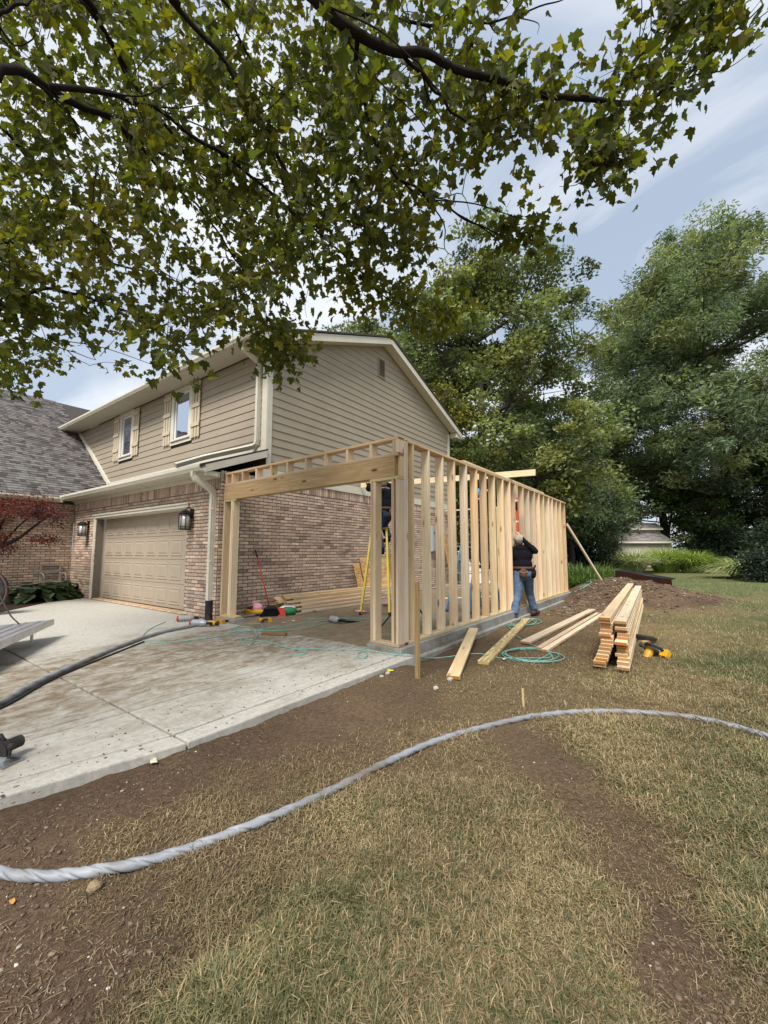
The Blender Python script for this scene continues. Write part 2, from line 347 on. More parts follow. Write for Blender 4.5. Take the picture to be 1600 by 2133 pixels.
def concrete(name,base,mud,mudamt,wet=0.0,dirtsc=.55,band=None):
    m,t,p,o=new(name); g=nd(t,'ShaderNodeNewGeometry'); pos=g.outputs['Position']
    mp=nd(t,'ShaderNodeMapping',{0:pos,2:(0,0,R(8)),3:(1.0,.55,1.0)})
    n1=nd(t,'ShaderNodeTexNoise',{'Vector':mp.outputs[0],'Scale':dirtsc*2.2,'Detail':9.0,'Roughness':.66,'Distortion':.5})
    n2=nd(t,'ShaderNodeTexNoise',{'Vector':pos,'Scale':70.0,'Detail':5.0,'Roughness':.7})
    n3=nd(t,'ShaderNodeTexNoise',{'Vector':mp.outputs[0],'Scale':7.0,'Detail':7.0,'Roughness':.7,'Distortion':.8})
    n4=nd(t,'ShaderNodeTexNoise',{'Vector':pos,'Scale':16.0,'Detail':6.0,'Roughness':.75})
    c=mix_(t,n2.outputs[0],tuple(v*.85 for v in base),tuple(v*1.1 for v in base))
    src=n1.outputs[0]
    if band:                                                           # tracked mud is heaviest along the way into the opening
        sx_=nd(t,'ShaderNodeSeparateXYZ',{0:pos}); k_=math_(t,'SUBTRACT',1.0,math_(t,'DIVIDE',math_(t,'ABSOLUTE',math_(t,'SUBTRACT',sx_.outputs[0],band[0])),band[1]),clamp=True)
        src=math_(t,'ADD',src,math_(t,'MULTIPLY_ADD',k_,band[2],-.5*band[2]))
    mf=math_(t,'MULTIPLY',ramp_(t,src,[(.5-mudamt*.35,0.),(.62,1.)]),ramp_(t,n3.outputs[0],[(.34,.12),(.58,1.)]))
    c=mix_(t,math_(t,'MULTIPLY',mf,.92),c,mix_(t,n4.outputs[0],tuple(v*.75 for v in mud),tuple(v*1.25 for v in mud)))
    mb_=nd(t,'ShaderNodeMapping',{0:pos,3:(55,4.0,1)}); nb=nd(t,'ShaderNodeTexNoise',{'Vector':mb_.outputs[0],'Scale':1.0,'Detail':3.0,'Roughness':.6})
    c=mix_(t,1.0,c,ramp_(t,nb.outputs[0],[(.3,.84),(.7,1.10)]),'MULTIPLY'); c=mix_(t,1.0,c,ramp_(t,n4.outputs[0],[(.28,.72),(.6,1.06)]),'MULTIPLY')
    sp=ramp_(t,n4.outputs[0],[(.62,0.),(.70,1.)])                       # crumbs of soil
    c=mix_(t,math_(t,'MULTIPLY',sp,.75),c,tuple(v*.42 for v in mud))
    L(t,c,p.inputs['Base Color']); L(t,ramp_(t,mf,[(0.,.88-wet*.5),(1.,.92-wet*.62)]),p.inputs['Roughness']); p.inputs['Specular IOR Level'].default_value=.35+wet*.35
    bump(t,p,math_(t,'ADD',n2.outputs[0],math_(t,'MULTIPLY',n4.outputs[0],1.5)),.3,.006); return m
CONC=concrete('driveway_concrete',(.45,.43,.38),(.165,.118,.066),.45,band=(2.3,2.7,.50))
CONCM=concrete('muddy_concrete',(.41,.38,.31),(.225,.17,.10),.92)
CONCX=concrete('mud_caked_concrete',(.37,.33,.255),(.205,.145,.078),1.15)
CONCW=concrete('wet_slab_concrete',(.27,.225,.15),(.125,.084,.043),1.05,.5)
CURB=concrete('curb_concrete',(.33,.325,.30),(.19,.15,.10),.2)
def groundmat():
    m,t,p,o=new('soil_and_dry_lawn'); at=nd(t,'ShaderNodeAttribute',attribute_name='col'); g=nd(t,'ShaderNodeNewGeometry')
    n=nd(t,'ShaderNodeTexNoise',{'Vector':g.outputs['Position'],'Scale':32.0,'Detail':9.0,'Roughness':.72})
    n2=nd(t,'ShaderNodeTexNoise',{'Vector':g.outputs['Position'],'Scale':140.0,'Detail':4.0,'Roughness':.7})
    c=mix_(t,1.0,at.outputs[0],ramp_(t,n.outputs[0],[(.3,.55),(.5,.95),(.72,1.5)]),'MULTIPLY')
    c=mix_(t,1.0,c,ramp_(t,n2.outputs[0],[(.3,.75),(.7,1.3)]),'MULTIPLY')
    L(t,c,p.inputs['Base Color']); p.inputs['Roughness'].default_value=.95; p.inputs['Specular IOR Level'].default_value=.12
    bump(t,p,math_(t,'ADD',n.outputs[0],math_(t,'MULTIPLY',n2.outputs[0],.35)),.8,.03); return m
GROUND=groundmat()
GRASSM=leafmat('grass_blade',trans=.3,rough=.6,tint=(1.1,1.1,.7))
LEAFM=leafmat('maple_leaf',trans=.6,rough=.65,tint=(1.36,1.42,.5))
LEAFB=leafmat('background_leaf',trans=.38,tint=(1.25,1.3,.65))
PEBB=attrmat('pebbles',.9,60,.25,.5)
# ---------------------------------------------------------------- ground
CTRL=[(50,1750,0,0),(200,1900,.05,0),(100,2050,.03,0),(300,1650,0,0),(500,1560,0,0),(700,1500,0,0),(850,1450,.1,0),(300,2000,.06,.1),(60,2120,.02,0),(230,2120,.15,.3),(20,1900,0,0),(-200,2000,0,0),(-100,1750,0,0),
(450,1710,.42,.05),(520,1640,.26,.05),(640,1660,.45,.05),(800,1580,.28,.05),(560,1760,.36,.1),(440,1830,.22,.1),(330,1760,.2,.05),(500,1930,.25,.2),(700,1760,.5,.1),(640,1820,.5,.2),(900,1600,.5,.1),(560,1870,.3,.35),
(400,2110,.9,.6),(560,2000,.85,.55),(640,1900,.75,.5),(800,1850,.95,.35),(700,2100,1,.5),(950,1750,.9,.22),(900,2000,1,.22),(1020,1640,.85,.15),(1100,1900,1,.3),(1200,2080,1,.4),(800,1720,.6,.25),(900,1660,.75,.2),(1100,1750,.9,.2),(1240,1900,.9,.4),(1000,1550,.5,.05),
(1080,1545,.08,0),(1160,1600,.03,0),(1240,1670,.05,0),(1310,1740,.08,.1),(1390,1830,.12,.2),(1440,1930,.06,.1),(1500,2020,.04,.1),(1560,2110,.06,.1),(1420,2120,.1,.1),(1440,2030,.08,.1),
(1360,1650,1,.5),(1500,1700,1,.7),(1560,1850,1,.7),(1580,1960,.9,.6),(1280,1560,.95,.2),(1450,1560,1,.6),(1590,1600,1,.9),(1250,1450,.85,.1),(1450,1450,1,.4),(1580,1400,1,.95),(1150,1450,.6,.08),(1000,1450,.55,.03),(1080,1400,.6,.03),(900,1370,.02,0),(1000,1340,.12,0),(1150,1310,.3,.05),(1200,1360,.55,.08),(1350,1400,1,.15),(1450,1330,1,.35),(1550,1300,1,.75),(1500,1260,1,.85),(1580,1230,1,1),(1450,1215,1,1),(1250,1255,0,0),(1350,1250,0,0),(1200,1280,.22,0),(1440,1275,.6,.4),(1700,1500,1,.7),(1750,1900,1,.6),(1700,1300,1,.9),(1250,1190,.8,.9),(1600,1180,1,1),(600,2400,.9,.5),(1100,2400,1,.4),(0,2500,.1,.1)]
_cp=np.array([[*G(a,b,-.1)[:2],c,d] for a,b,c,d in CTRL])
def _pol(x,y):
    dx=x-CAM[0]; dy=y-CAM[1]; r=np.log(np.maximum(np.hypot(dx,dy),.3)); a=np.arctan2(-(dx*_s-dy*_c)*0+(-dx*_s+dy*_c),dx*_c+dy*_s)
    return a,r
_ca,_cr=_pol(_cp[:,0],_cp[:,1])
def lawn(x,y):
    """grass cover and greenness at a spot on the ground"""
    x=np.asarray(x,float); y=np.asarray(y,float); sh=x.shape
    X=x.ravel()+.22*(fbm(x.ravel()*1.7,y.ravel()*1.7,5)-.5); Y=y.ravel()+.22*(fbm(x.ravel()*1.7,y.ravel()*1.7,9)-.5)
    a,r=_pol(X,Y); A=np.zeros(len(X)); B=np.zeros(len(X)); W=np.zeros(len(X))
    for i in range(len(_cp)):
        da=np.abs(a-_ca[i]); da=np.minimum(da,2*math.pi-da)
        wq=1/((da*da+(1.25*(r-_cr[i]))**2)+1e-4)**2
        A+=wq*_cp[i,2]; B+=wq*_cp[i,3]; W+=wq
    A/=W; B/=W
    mm=np.exp(-((((X-6.35)/1.75)**2+((Y-11.2)/2.3)**2)**1.15)); A=A*np.clip(1-(mm-.05)*9,0,1)
    A=np.clip(A+.5*(fbm(X*4.1,Y*4.1,21)-.5)*(A>.01)*(1.1-A),0,1); B=np.clip(B+.7*(fbm(X*1.3,Y*1.3,33)-.5),0,1)
    return A.reshape(sh),B.reshape(sh)
def gz(x,y,fine=True):
    x=np.asarray(x,float); y=np.asarray(y,float)
    z=-.115+.035*(fbm(x*.5,y*.5,2,3)-.5)*2
    z=z+.022*(fbm(x*2.3,y*2.3,3,3)-.5)*2
    m=np.exp(-((((x-6.35)/1.75)**2+((y-11.2)/2.3)**2)**1.15)); z=z+.52*m*(1+.35*(fbm(x*2.2,y*2.2,8,4)-.5))
    m2=np.exp(-((((x-5.3)/.9)**2+((y-11.8)/2.0)**2))); z=z+.12*m2
    z=z+.05*np.exp(-((x-4.95)/.32)**2)*np.clip(-y/.6,0,1)
    soil=np.clip(1.2-np.hypot((x-4.9)/.35,0),0,1)*((y<10)&(y>-.2)); z=z-.03*soil
    z=z+.05*np.exp(-(((x-5.42)/.3)**2+((y+.85)/.28)**2))
    if fine:
        near=np.clip(1.3-np.hypot(x-CAM[0],y-CAM[1])/14,0,1)
        z=z+near*(.016*(fbm(x*9,y*9,4,3)-.5)*2)+np.clip(m*2.5,0,1)*.20*(fbm(x*3.2,y*3.2,6,4)-.5)
    return z
def lin(*seg):
    o=[]
    for a,b,s in seg: o+=list(np.arange(a,b,s))
    o.append(seg[-1][1]); return np.array(o)
gx=lin((-400,-60,20),(-60,-14,3),(-14,2,1.0),(2,4.4,.2),(4.4,10.6,.045),(10.6,16,.15),(16,60,2.5),(60,400,20))
gy=lin((-400,-60,20),(-60,-8,3),(-8,-5.4,.2),(-5.4,2.0,.045),(2.0,14.0,.07),(14,40,.5),(40,400,20))
XX,YY=np.meshgrid(gx,gy,indexing='ij'); ZZ=gz(XX,YY); A,B=lawn(XX,YY)
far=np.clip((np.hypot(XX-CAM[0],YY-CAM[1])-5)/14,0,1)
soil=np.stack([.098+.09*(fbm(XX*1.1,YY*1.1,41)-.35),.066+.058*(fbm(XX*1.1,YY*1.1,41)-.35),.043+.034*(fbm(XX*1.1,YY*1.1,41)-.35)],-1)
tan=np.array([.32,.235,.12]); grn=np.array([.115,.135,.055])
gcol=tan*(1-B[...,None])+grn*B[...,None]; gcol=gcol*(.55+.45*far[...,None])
ccol=soil*(1-A[...,None])+gcol*A[...,None]
nX,nY=len(gx),len(gy); ii=np.arange(nX*nY).reshape(nX,nY)
Fg=np.stack([ii[:-1,:-1],ii[1:,:-1],ii[1:,1:],ii[:-1,1:]],-1).reshape(-1,4)
add('ground',mesh_np('ground',np.stack([XX,YY,ZZ],-1).reshape(-1,3),Fg,GROUND,ccol.reshape(-1,3),True),kind='structure')
# ---------------------------------------------------------------- driveway and addition slab (panels with tooled joints)
dw=thing('driveway',(2,-2,0),None,None); dw['kind']='structure'
def slab(name,poly,z0,z1,mat,parent,kind=None,bev=.012):
    m=MB(); m.prism([tuple(p) for p in poly],2,z0,z1); me=m.mesh(name,mat)
    bm=bmesh.new(); bm.from_mesh(me)
    ed=[e for e in bm.edges if all(v.co.z>z1-1e-4 for v in e.verts)]
    bmesh.ops.bevel(bm,geom=ed,offset=bev,segments=2,affect='EDGES',profile=.5); bm.to_mesh(me); bm.free()
    return add(name,me,parent,None,kind)
g_=.011
XE=4.90   # outer edge of the drive
xs=[(-7.75,-.85,CONC),(-.85,.72,CONC),(.72,3.74,CONCM),(3.74,3.90,CONC),(3.90,4.69,CONC),(4.69,XE,CONC)]
ys=[(-6.0,-3.25),(-3.25,-.02)]
for x0,x1,mt in xs:
    for y0,y1 in ys:
        if x0<-5 and y0<-4: poly=[(-4.2,y0),(x1-g_,y0),(x1-g_,y1-g_),(-4.0,y1-g_)]
        elif x0<-5: poly=[(-4.0,y0+g_),(x1-g_,y0+g_),(x1-g_,.30),(-6.55,.30),(-7.72,-.05)]
        elif x1<0: poly=[(x0+g_,y0+g_),(x1-g_,y0+g_),(x1-g_,-.01 if y1>-1 else y1-g_),(x0+g_,-.01 if y1>-1 else y1-g_)]
        else: poly=[(x0+g_-(.50 if x0>4 and y0<-5 else 0),y0+g_),(x1-(g_ if x1<XE else 0)-(.55 if x1>4.8 and y0<-5 else .50 if x1>4 and y0<-5 else 0),y0+g_),(x1-(g_ if x1<XE else 0),y1-g_),(x0+g_,y1-g_)]
        slab('concrete_panel',poly,-.13,0.0,CONC,dw)
slab('joint_bed',[(-7.6,-5.9),(XE-.62,-5.9),(XE-.05,-3.2),(XE-.05,-.1),(-7.6,-.1)],-.12,-.03,SOILM,dw)
asl=slab('addition_slab',[(.0,-.02),(4.52,-.02),(4.52,10.0),(.0,10.0)],-.13,.0,CONCW,None,'structure')
# low concrete curb under the framing
cb=thing('foundation_curb',(4.6,5,0),'low grey concrete curb under the stud wall and opening posts','curb')
slab('curb_wall',[(4.55,-.14),(4.72,-.14),(4.72,10.12),(4.55,10.12)],-.14,.075,CURB,cb,None,.008)
slab('footing_ledge',[(4.72,.1),(4.82,.1),(4.80,10.1),(4.72,10.1)],-.16,-.08,CURB,cb,None,.01)
slab('curb_return',[(4.10,-.125),(4.549,-.14),(4.549,.06),(4.10,.085)],-.05,.075,CURB,cb,None,.008)
slab('curb_pier',[(.012,.05),(.64,.03),(.64,.25),(.012,.27)],-.05,.075,CURB,cb,None,.008)
slab('rear_curb',[(.02,9.95),(4.549,9.95),(4.549,10.12),(.02,10.12)],-.1,.075,CURB,cb,None,.008)
# ---------------------------------------------------------------- the garage house
house=thing('brick_house',(-4,5,0),'brick and tan lap sided two storey house with garage door','house')
CR=.0775; BL=.235; JT=.016
def brickcol(n,rng):
    base=np.array([[.58,.43,.335],[.52,.385,.30],[.43,.315,.25],[.64,.505,.40],[.32,.235,.195],[.49,.39,.325]])
    k=rng.choice(len(base),n,p=[.30,.24,.14,.16,.07,.09]); return base[k]*(1+.28*(rng.random((n,1))-.5))*np.array([1.0,.99,.965])
box5V=np.array([(-.5,0,-.5),(.5,0,-.5),(.5,0,.5),(-.5,0,.5),(-.47,-1,-.42),(.47,-1,-.42),(.47,-1,.42),(-.47,-1,.42)],float)
box5F=np.array([(0,1,5,4),(1,2,6,5),(2,3,7,6),(3,0,4,7),(4,5,6,7)])
bricks=[]   # (centre, ex, normal, length, height)
def brick_field(org,ex,nrm,length,z0,z1,holes=(),soldier=True,rng=RNG):
    """running bond from org along ex; holes are (a0,a1,z0,z1)"""
    org=np.array(org,float); ex=np.array(ex,float); ztop=z1-(.235 if soldier else 0); r=0; z=z0
    while z+CR<=ztop+.02:
        a=-(BL+JT)*.5 if r%2 else 0.0
        while a<length:
            s=max(a,0); e=min(a+BL,length)
            segs=[(s,e)]
            for h0,h1,hz0,hz1 in holes:
                if z+CR*.5>hz0 and z+CR*.5<hz1:
                    ns=[]
                    for p,q in segs:
                        if q<=h0 or p>=h1: ns.append((p,q))
                        else:
                            if h0-p>.03: ns.append((p,h0-.004))
                            if q-h1>.03: ns.append((h1+.004,q))
                    segs=ns
            for p,q in segs:
                if q-p>.03: bricks.append((org+ex*(p+q)/2+np.array([0,0,z+(CR-JT)/2]),ex,nrm,q-p,CR-JT))
            a+=BL+JT
        z+=CR; r+=1
    if soldier:
        a=0; sw=CR
        while a<length-.02:
            q=min(a+sw-JT,length); bricks.append((org+ex*(a+q)/2+np.array([0,0,(z+z1)/2]),ex,nrm,q-a,z1-z-JT)); a+=sw
def wallslab(name,lo,hi,parent): return blk(name,lo,hi,MORTAR,parent,.002)
def lay_bricks(parent,nparts,rng):
    """nearest bricks in view are parts, the rest one piece"""
    C=np.array([b[0] for b in bricks]); EX=np.array([b[1] for b in bricks]); N=np.array([b[2] for b in bricks],float)
    Ln=np.array([b[3] for b in bricks]); Hh=np.array([b[4] for b in bricks])
    u,v,dd=proj(C); vis=(dd>0)&(u>0)&(u<1600); sc=np.where(vis,dd,1e9); order=np.argsort(sc)
    pick=set(order[:nparts].tolist()); rest=np.array([i for i in range(len(C)) if i not in pick])
    def basis(i): return np.stack([EX[i]*Ln[i,None],-N[i]*(.008+.004*rng.random((len(i),1))),np.tile([0,0,1.],(len(i),1))*Hh[i,None]],-1)
    Rm=basis(rest); V,F,Cc=inst(box5V,box5F,Rm,C[rest],brickcol(len(rest),rng))
    stuff('bricks',mesh_np('bricks',V,F,BRICK,Cc),parent)
    var=[]
    for k in range(18):
        var.append(mesh_np('brick',box5V,box5F,BRICK,np.tile(brickcol(1,rng),(8,1))))
    for i in sorted(pick):
        b=basis(np.array([i]))[0]; M=Matrix(((*b[0],C[i][0]),(*b[1],C[i][1]),(*b[2],C[i][2]),(0,0,0,1)))
        add('brick',var[rng.integers(18)],parent,M)
    bricks.clear()
BT=3.13
# backing walls (mortar plane) of the ground floor
wallslab('side_wall',(-.20,.0,-.1),(0.0,10.5,BT),house)
wallslab('garage_pier',(-1.25,0.0,-.1),(-.201,.20,BT),house)
wallslab('garage_pier',(-8.38,0.0,-.1),(-6.50,.20,BT),house)
wallslab('garage_lintel',(-6.499,0.0,2.50),(-1.251,.20,BT),house)
brick_field((0.0,.012,0.02),(0,1,0),(1,0,0),10.45,0.0,BT)
brick_field((-8.36,0,.02),(1,0,0),(0,-1,0),8.35,0.0,3.0,holes=[(1.86,7.11,-1,2.50)])
lay_bricks(house,300,RNG)
# siding
YU=1.15; YR=10.55; ZS0=3.36; ZE=6.33; PKY=5.85; EX_=.2
def gtop(y): return 6.40+ (8.42-6.40)*(1-abs(y-PKY)/(PKY-.62))     # underside of the rake at y
wallslab('gable_backing',(-.3,YU+.05,3.2),(-.03,YR-.05,6.3),house)
m=MB(); m.prism([(YU+.05,6.29),(YR-.05,6.29),(PKY,8.35)],0,-.3,-.03); m.to('gable_backing',MORTAR,house)
z=ZS0; r=0
while z<8.35:
    zt=min(z+EX_+.012,8.40)
    def span(zq):
        if zq<=6.50: return YU+.02,YR-.02
        k=(zq-6.40)/(8.42-6.40); h=(1-k)*(PKY-.62); return PKY-h,PKY+h
    a0,b0=span(z); a1,b1=span(zt)
    a0=max(a0,YU+.02);a1=max(a1,YU+.02);b0=min(b0,YR-.02);b1=min(b1,YR-.02)
    if b1-a1<.05: a1=b1=(a1+b1)/2; a1-=.01;b1+=.01
    jn=[0]+sorted(random.random() for _ in range(1 if b0-a0>5 else 0))+[1]
    for q in range(len(jn)-1):
        s,e=jn[q],jn[q+1]; g0=.002 if q else 0
        V=[(.024,a0+(b0-a0)*s+g0,z),(.024,a0+(b0-a0)*e,z),(.007,a1+(b1-a1)*e,zt),(.007,a1+(b1-a1)*s+g0,zt)]
        V+=[(x-.014,y,zz_) for x,y,zz_ in V]
        MB().poly(V,[(0,1,2,3),(7,6,5,4),(0,4,5,1),(1,5,6,2),(2,6,7,3),(3,7,4,0)]).to('siding_plank',SIDING,house)
    z+=EX_; r+=1
# front upper wall: planks cut around the two windows and by the roof of the wing
WIN=[(-4.55,-3.36,4.59,6.30),(-8.22,-7.13,4.59,6.30)]
def xcut(zq): return -8.06-(zq-3.13)/.75
m=MB(); m.prism([(-.03,3.3),(-.03,6.3),(xcut(6.3)-.2,6.3),(xcut(3.6)-.2,3.3)],1,YU+.06,YU+.3); m.to('front_backing',MORTAR,house)
z=3.90
while z<ZE-.02:
    zt=min(z+EX_+.012,ZE); xs_=[(xcut(z)+.09,-.15)]
    for a,b,c,d in WIN:
        if zt>c and z<d:
            xs_=[s for p,q in xs_ for s in (((p,a-.005),(b+.005,q)) if p<a<q else ((p,q),))]
    for p,q in xs_:
        p1=p if p>xcut(z)+.2 else xcut(zt)+.09
        V=[(p,YU-.0,z),(q,YU-.0,z),(q,YU+.017,zt),(p1,YU+.017,zt)]; V+=[(x,y+.014,zz_) for x,y,zz_ in V]
        MB().poly(V,[(3,2,1,0),(4,5,6,7),(0,1,5,4),(1,2,6,5),(2,3,7,6),(3,0,4,7)]).to('siding_plank',SIDING,house)
    z+=EX_
# trims
blk('corner_board',(-.16,YU-.025,3.75),(.03,YU+.0,6.33),TRIM,house)
blk('corner_board',(.008,YU-.0,3.36),(.034,YU+.14,6.40),TRIM,house)
blk('corner_board',(.006,YR-.16,3.36),(.036,YR,6.35),TRIM,house)
blk('band_board',(.002,YU-.2,3.13),(.036,YR,3.35),TRIM,house)
blk('skirt_board',(-9.15,YU-.03,3.78),(-.162,YU-.001,3.90),TRIM,house)
MB().bar((xcut(3.80)+.06,YU-.02,3.83),(xcut(6.33)+.09,YU-.02,6.36),.05,.17,(0,0,1)).to('roof_line_trim',TRIM,house)
# upper roof, soffits, rakes
XR=.36; XL=-12.9; YF=.58; YB=11.12; ZF=6.44
zr=lambda y: ZF+ (8.50-ZF)*(1-abs(y-PKY)/(PKY-YF))
rf=MB(); rf.prism([(YF-.06,ZF+.01),(PKY,8.53),(YB+.06,ZF+.01),(YB+.06,ZF+.05),(PKY,8.585),(YF-.06,ZF+.05)],0,XL,XR+.03)
roof=rf.to('roof',ROOFD,house)
for s in (0,1):
    ya,yb=(YF,PKY) if s==0 else (PKY,YB)
    za,zb=zr(ya),zr(yb)
    MB().prism([(ya,za-.20),(yb,zb-.20),(yb,zb+.008),(ya,za+.008)],0,XR-.03,XR).to('rake_board',TRIM,roof)
    MB().prism([(ya,za-.19),(yb,zb-.19),(yb,zb-.17),(ya,za-.17)],0,.04,XR-.031).to('rake_soffit',TRIM,roof)
blk('eave_soffit',(XL+.05,YF+.02,6.315),(.3,YU-.03,6.335),TRIM,roof)
blk('fascia',(XL,YF,6.30),(XR-.04,YF+.02,6.46),TRIM,roof)
blk('eave_return',(-.02,YB-.5,6.22),(XR-.035,YB,6.40),TRIM,roof)
blk('eave_return',(.05,YF+.03,6.24),(XR-.035,YU+.12,6.31),TRIM,roof)
def gutter(name,x0,x1,y,z,parent,axis=0,flip=1):
    """K profile gutter: open top, ogee face"""
    pr=[(0,0),(0,.125),(-.004,.125),(-.004,.004),(-.075,.004),(-.085,.03),(-.115,.075),(-.115,.118),(-.100,.118),(-.100,.124),(-.122,.124),(-.122,.07),(-.09,.02),(-.08,0)]
    m=MB()
    if axis==0: m.prism([(y+a,z+b) for a,b in pr],0,x0,x1)
    else: m.prism([(y-a*flip,z+b) for a,b in pr],1,x0,x1)
    return m.to(name,TRIM,parent)
gutter('gutter',XL,XR,YF-.002,6.32,roof)
# pent roof over the garage front
pr=MB(); pr.prism([(-.44,3.17),(YU,3.79),(YU,3.83),(-.46,3.21)],0,-9.1,.10); pent=pr.to('pent_roof',ROOFD,house)
gutter('gutter',-8.3,.06,-.40,3.06,pent)
MB().prism([(-.40,3.03),(YU-.03,3.62),(YU-.03,3.78),(-.40,3.185)],0,.075,.10).to('rake_board',TRIM,pent)
blk('fascia',(-8.3,-.40,3.04),(.074,-.375,3.19),TRIM,pent)
blk('eave_soffit',(-8.3,-.374,3.06),(.06,-.03,3.08),TRIM,pent)
blk('frieze_board',(-8.36,-.05,2.95+.02),(.02,-.018,3.058),TRIM,pent)
blk('frieze_board',(-8.36,-.09,3.02),(.05,-.051,3.059),TRIM,pent)
blk('eave_return',(-.02,-.37,2.98),(.072,-.10,3.055),TRIM,pent)
# windows with board shutters
for (a,b,c,d),nm in zip(WIN,('window reflecting the sky','window with dark roof reflection')):
    wn=MB().box((a,YU-.035,c),(b,YU-.005,c+.13)).box((a,YU-.035,d-.13),(b,YU-.005,d)).box((a,YU-.035,c+.131),(a+.16,YU-.005,d-.131)).box((b-.16,YU-.035,c+.131),(b,YU-.005,d-.131)).to('window',TRIM,house,label=nm)
    blk('sash',(a+.165,YU+.0,c+.13),(a+.24,YU+.05,d-.13),WHITEP,wn); blk('sash',(b-.24,YU+.0,c+.13),(b-.165,YU+.05,d-.13),WHITEP,wn)
    blk('sash',(a+.241,YU+.0,c+.13),(b-.241,YU+.05,c+.21),WHITEP,wn); blk('sash',(a+.241,YU+.0,d-.21),(b-.241,YU+.05,d-.13),WHITEP,wn)
    blk('pane',(a+.235,YU+.02,c+.2),(b-.235,YU+.03,d-.2),GLASS,wn); blk('sill',(a+.06,YU-.075,c+.1),(b-.06,YU-.036,c+.15),TRIM,wn)
    for sx in (a-.43,b+.02):
        sh=thing('shutter',(sx,YU,c),None,None); sh.parent=house; sh.matrix_basis=WM[house].inverted()@WM[sh]
        for k in range(3): blk('board',(sx+k*.148,YU-.045,c+.05),(sx+k*.148+.108,YU-.022,d-.02),SHUT,sh)
        for zc in (c+.42,c+.98,c+1.5): blk('batten',(sx-.015,YU-.07,zc-.06),(sx+.42,YU-.046,zc+.06),SHUT,sh)
# gable vent
vt=MB().box((.022,5.53,7.17),(.05,5.57,7.84)).box((.022,5.88,7.17),(.05,5.92,7.84)).box((.022,5.571,7.17),(.05,5.879,7.21)).box((.022,5.571,7.80),(.05,5.879,7.84)).to('gable_vent',SIDING,house)
blk('dark_opening',(.02,5.56,7.2),(.028,5.89,7.81),BLACKM,vt)
for k in range(12): MB().bar((.038,5.572,7.235+k*.049),(.038,5.878,7.235+k*.049),.03,.008,(.7,0,.7)).to('louver',SIDING,vt)
# garage door
DX0,DX1,DY,DZ0,DZ1=-6.53,-1.22,.28,.03,2.40
gd=blk('garage_door',(DX0,DY+.02,DZ0),(DX1,DY+.06,DZ1),GDOOR,house)
sh_=(DZ1-DZ0)/4
for rws in range(4):
    z0=DZ0+rws*sh_; blk('door_section',(DX0,DY,z0+.004),(DX1,DY+.019,z0+sh_-.004),GDOOR,gd,.004)
    for k in range(8):
        x0=DX0+.02+k*.659+.06; x1=x0+.54; za,zb=z0+.09,z0+sh_-.09
        f=.0; V=[(x0,DY,za),(x1,DY,za),(x1,DY,zb),(x0,DY,zb)]; i_=.035; V+=[(x0+.012,DY-.016,za+.012),(x1-.012,DY-.016,za+.012),(x1-.012,DY-.016,zb-.012),(x0+.012,DY-.016,zb-.012)]
        V+=[(x0+.03,DY-.016,za+.03),(x1-.03,DY-.016,za+.03),(x1-.03,DY-.016,zb-.03),(x0+.03,DY-.016,zb-.03)]
        V+=[(x0+.045,DY-.004,za+.045),(x1-.045,DY-.004,za+.045),(x1-.045,DY-.004,zb-.045),(x0+.045,DY-.004,zb-.045)]
        V+=[(x0+.085,DY-.02,za+.085),(x1-.085,DY-.02,za+.085),(x1-.085,DY-.02,zb-.085),(x0+.085,DY-.02,zb-.085)]
        F=[(4*j+i,4*j+(i+1)%4,4*j+4+(i+1)%4,4*j+4+i) for j in range(4) for i in range(4)]+[(16,17,18,19)]
        MB().poly(V,F).to('raised_panel',GDOOR,gd)
blk('door_jamb',(-6.60,-.02,0.02),(-6.53,.34,2.44),TRIM,house); blk('door_jamb',(-1.22,.0,0.02),(-1.20,.34,2.44),TRIM,house)
blk('brick_mould',(-6.62,-.035,0.0),(-6.56,-.021,2.52),TRIM,house)
blk('head_jamb',(-6.529,-.015,2.40),(-1.221,.34,2.46),TRIM,house); blk('head_casing',(-6.56,-.05,2.42),(-1.18,-.016,2.52),TRIM,house); blk('head_casing',(-6.6,-.08,2.49),(-1.15,-.051,2.53),TRIM,house)
th=MB().box((-6.5,-.03,-.02),(-1.25,.27,.012)).to('threshold',MORTAR,house)
cv_=[mesh_np('paver',box5V,box5F,BRICK,np.tile(brickcol(1,RNG)*np.array([1.0,.95,.8]),(8,1))) for _ in range(6)]
for k in range(70):
    x=-6.46+k*.0745; add('paver',cv_[k%6],th,Matrix(((.066,0,0,x+.035),(0,0,.25,.115),(0,-.02,0,.012),(0,0,0,1))))
# downspouts
def spout(name,pts,parent,w=.085,t=.06):
    P=np.array(pts,float); m=MB(); P,A,B=frames(P); V=[]; n=len(P)
    for p,a,b in zip(P,A,B):
        for i in range(16):
            an=2*math.pi*i/16; k=1/max(abs(math.cos(an)),abs(math.sin(an))); k*=.96+.04*math.cos(8*an); V.append(p+a*math.cos(an)*k*t/2+b*math.sin(an)*k*w/2)
    F=[(j*16+i,j*16+(i+1)%16,(j+1)*16+(i+1)%16,(j+1)*16+i) for j in range(n-1) for i in range(16)]+[tuple(range(16)),tuple((n-1)*16+i for i in range(16))]
    return m.poly(V,F).to(name,TRIM,parent)
ds=spout('downspout',[(-.22,-.46,3.08),(-.22,-.46,2.98),(-.20,-.44,2.92),(-.16,-.16,2.76),(-.15,-.075,2.68),(-.15,-.06,2.58),(-.15,-.055,.36)],house,.12,.085)
for zc in (2.3,1.2): blk('strap',(-.23,-.108,zc),(-.07,-.10,zc+.03),TRIM,ds)
dp=MB(); dp.tube([(-.15,-.055,.40),(-.15,-.055,.05),(-.13,-.07,-.05)],.075,12).to('drain_boot',RUBBER,house)
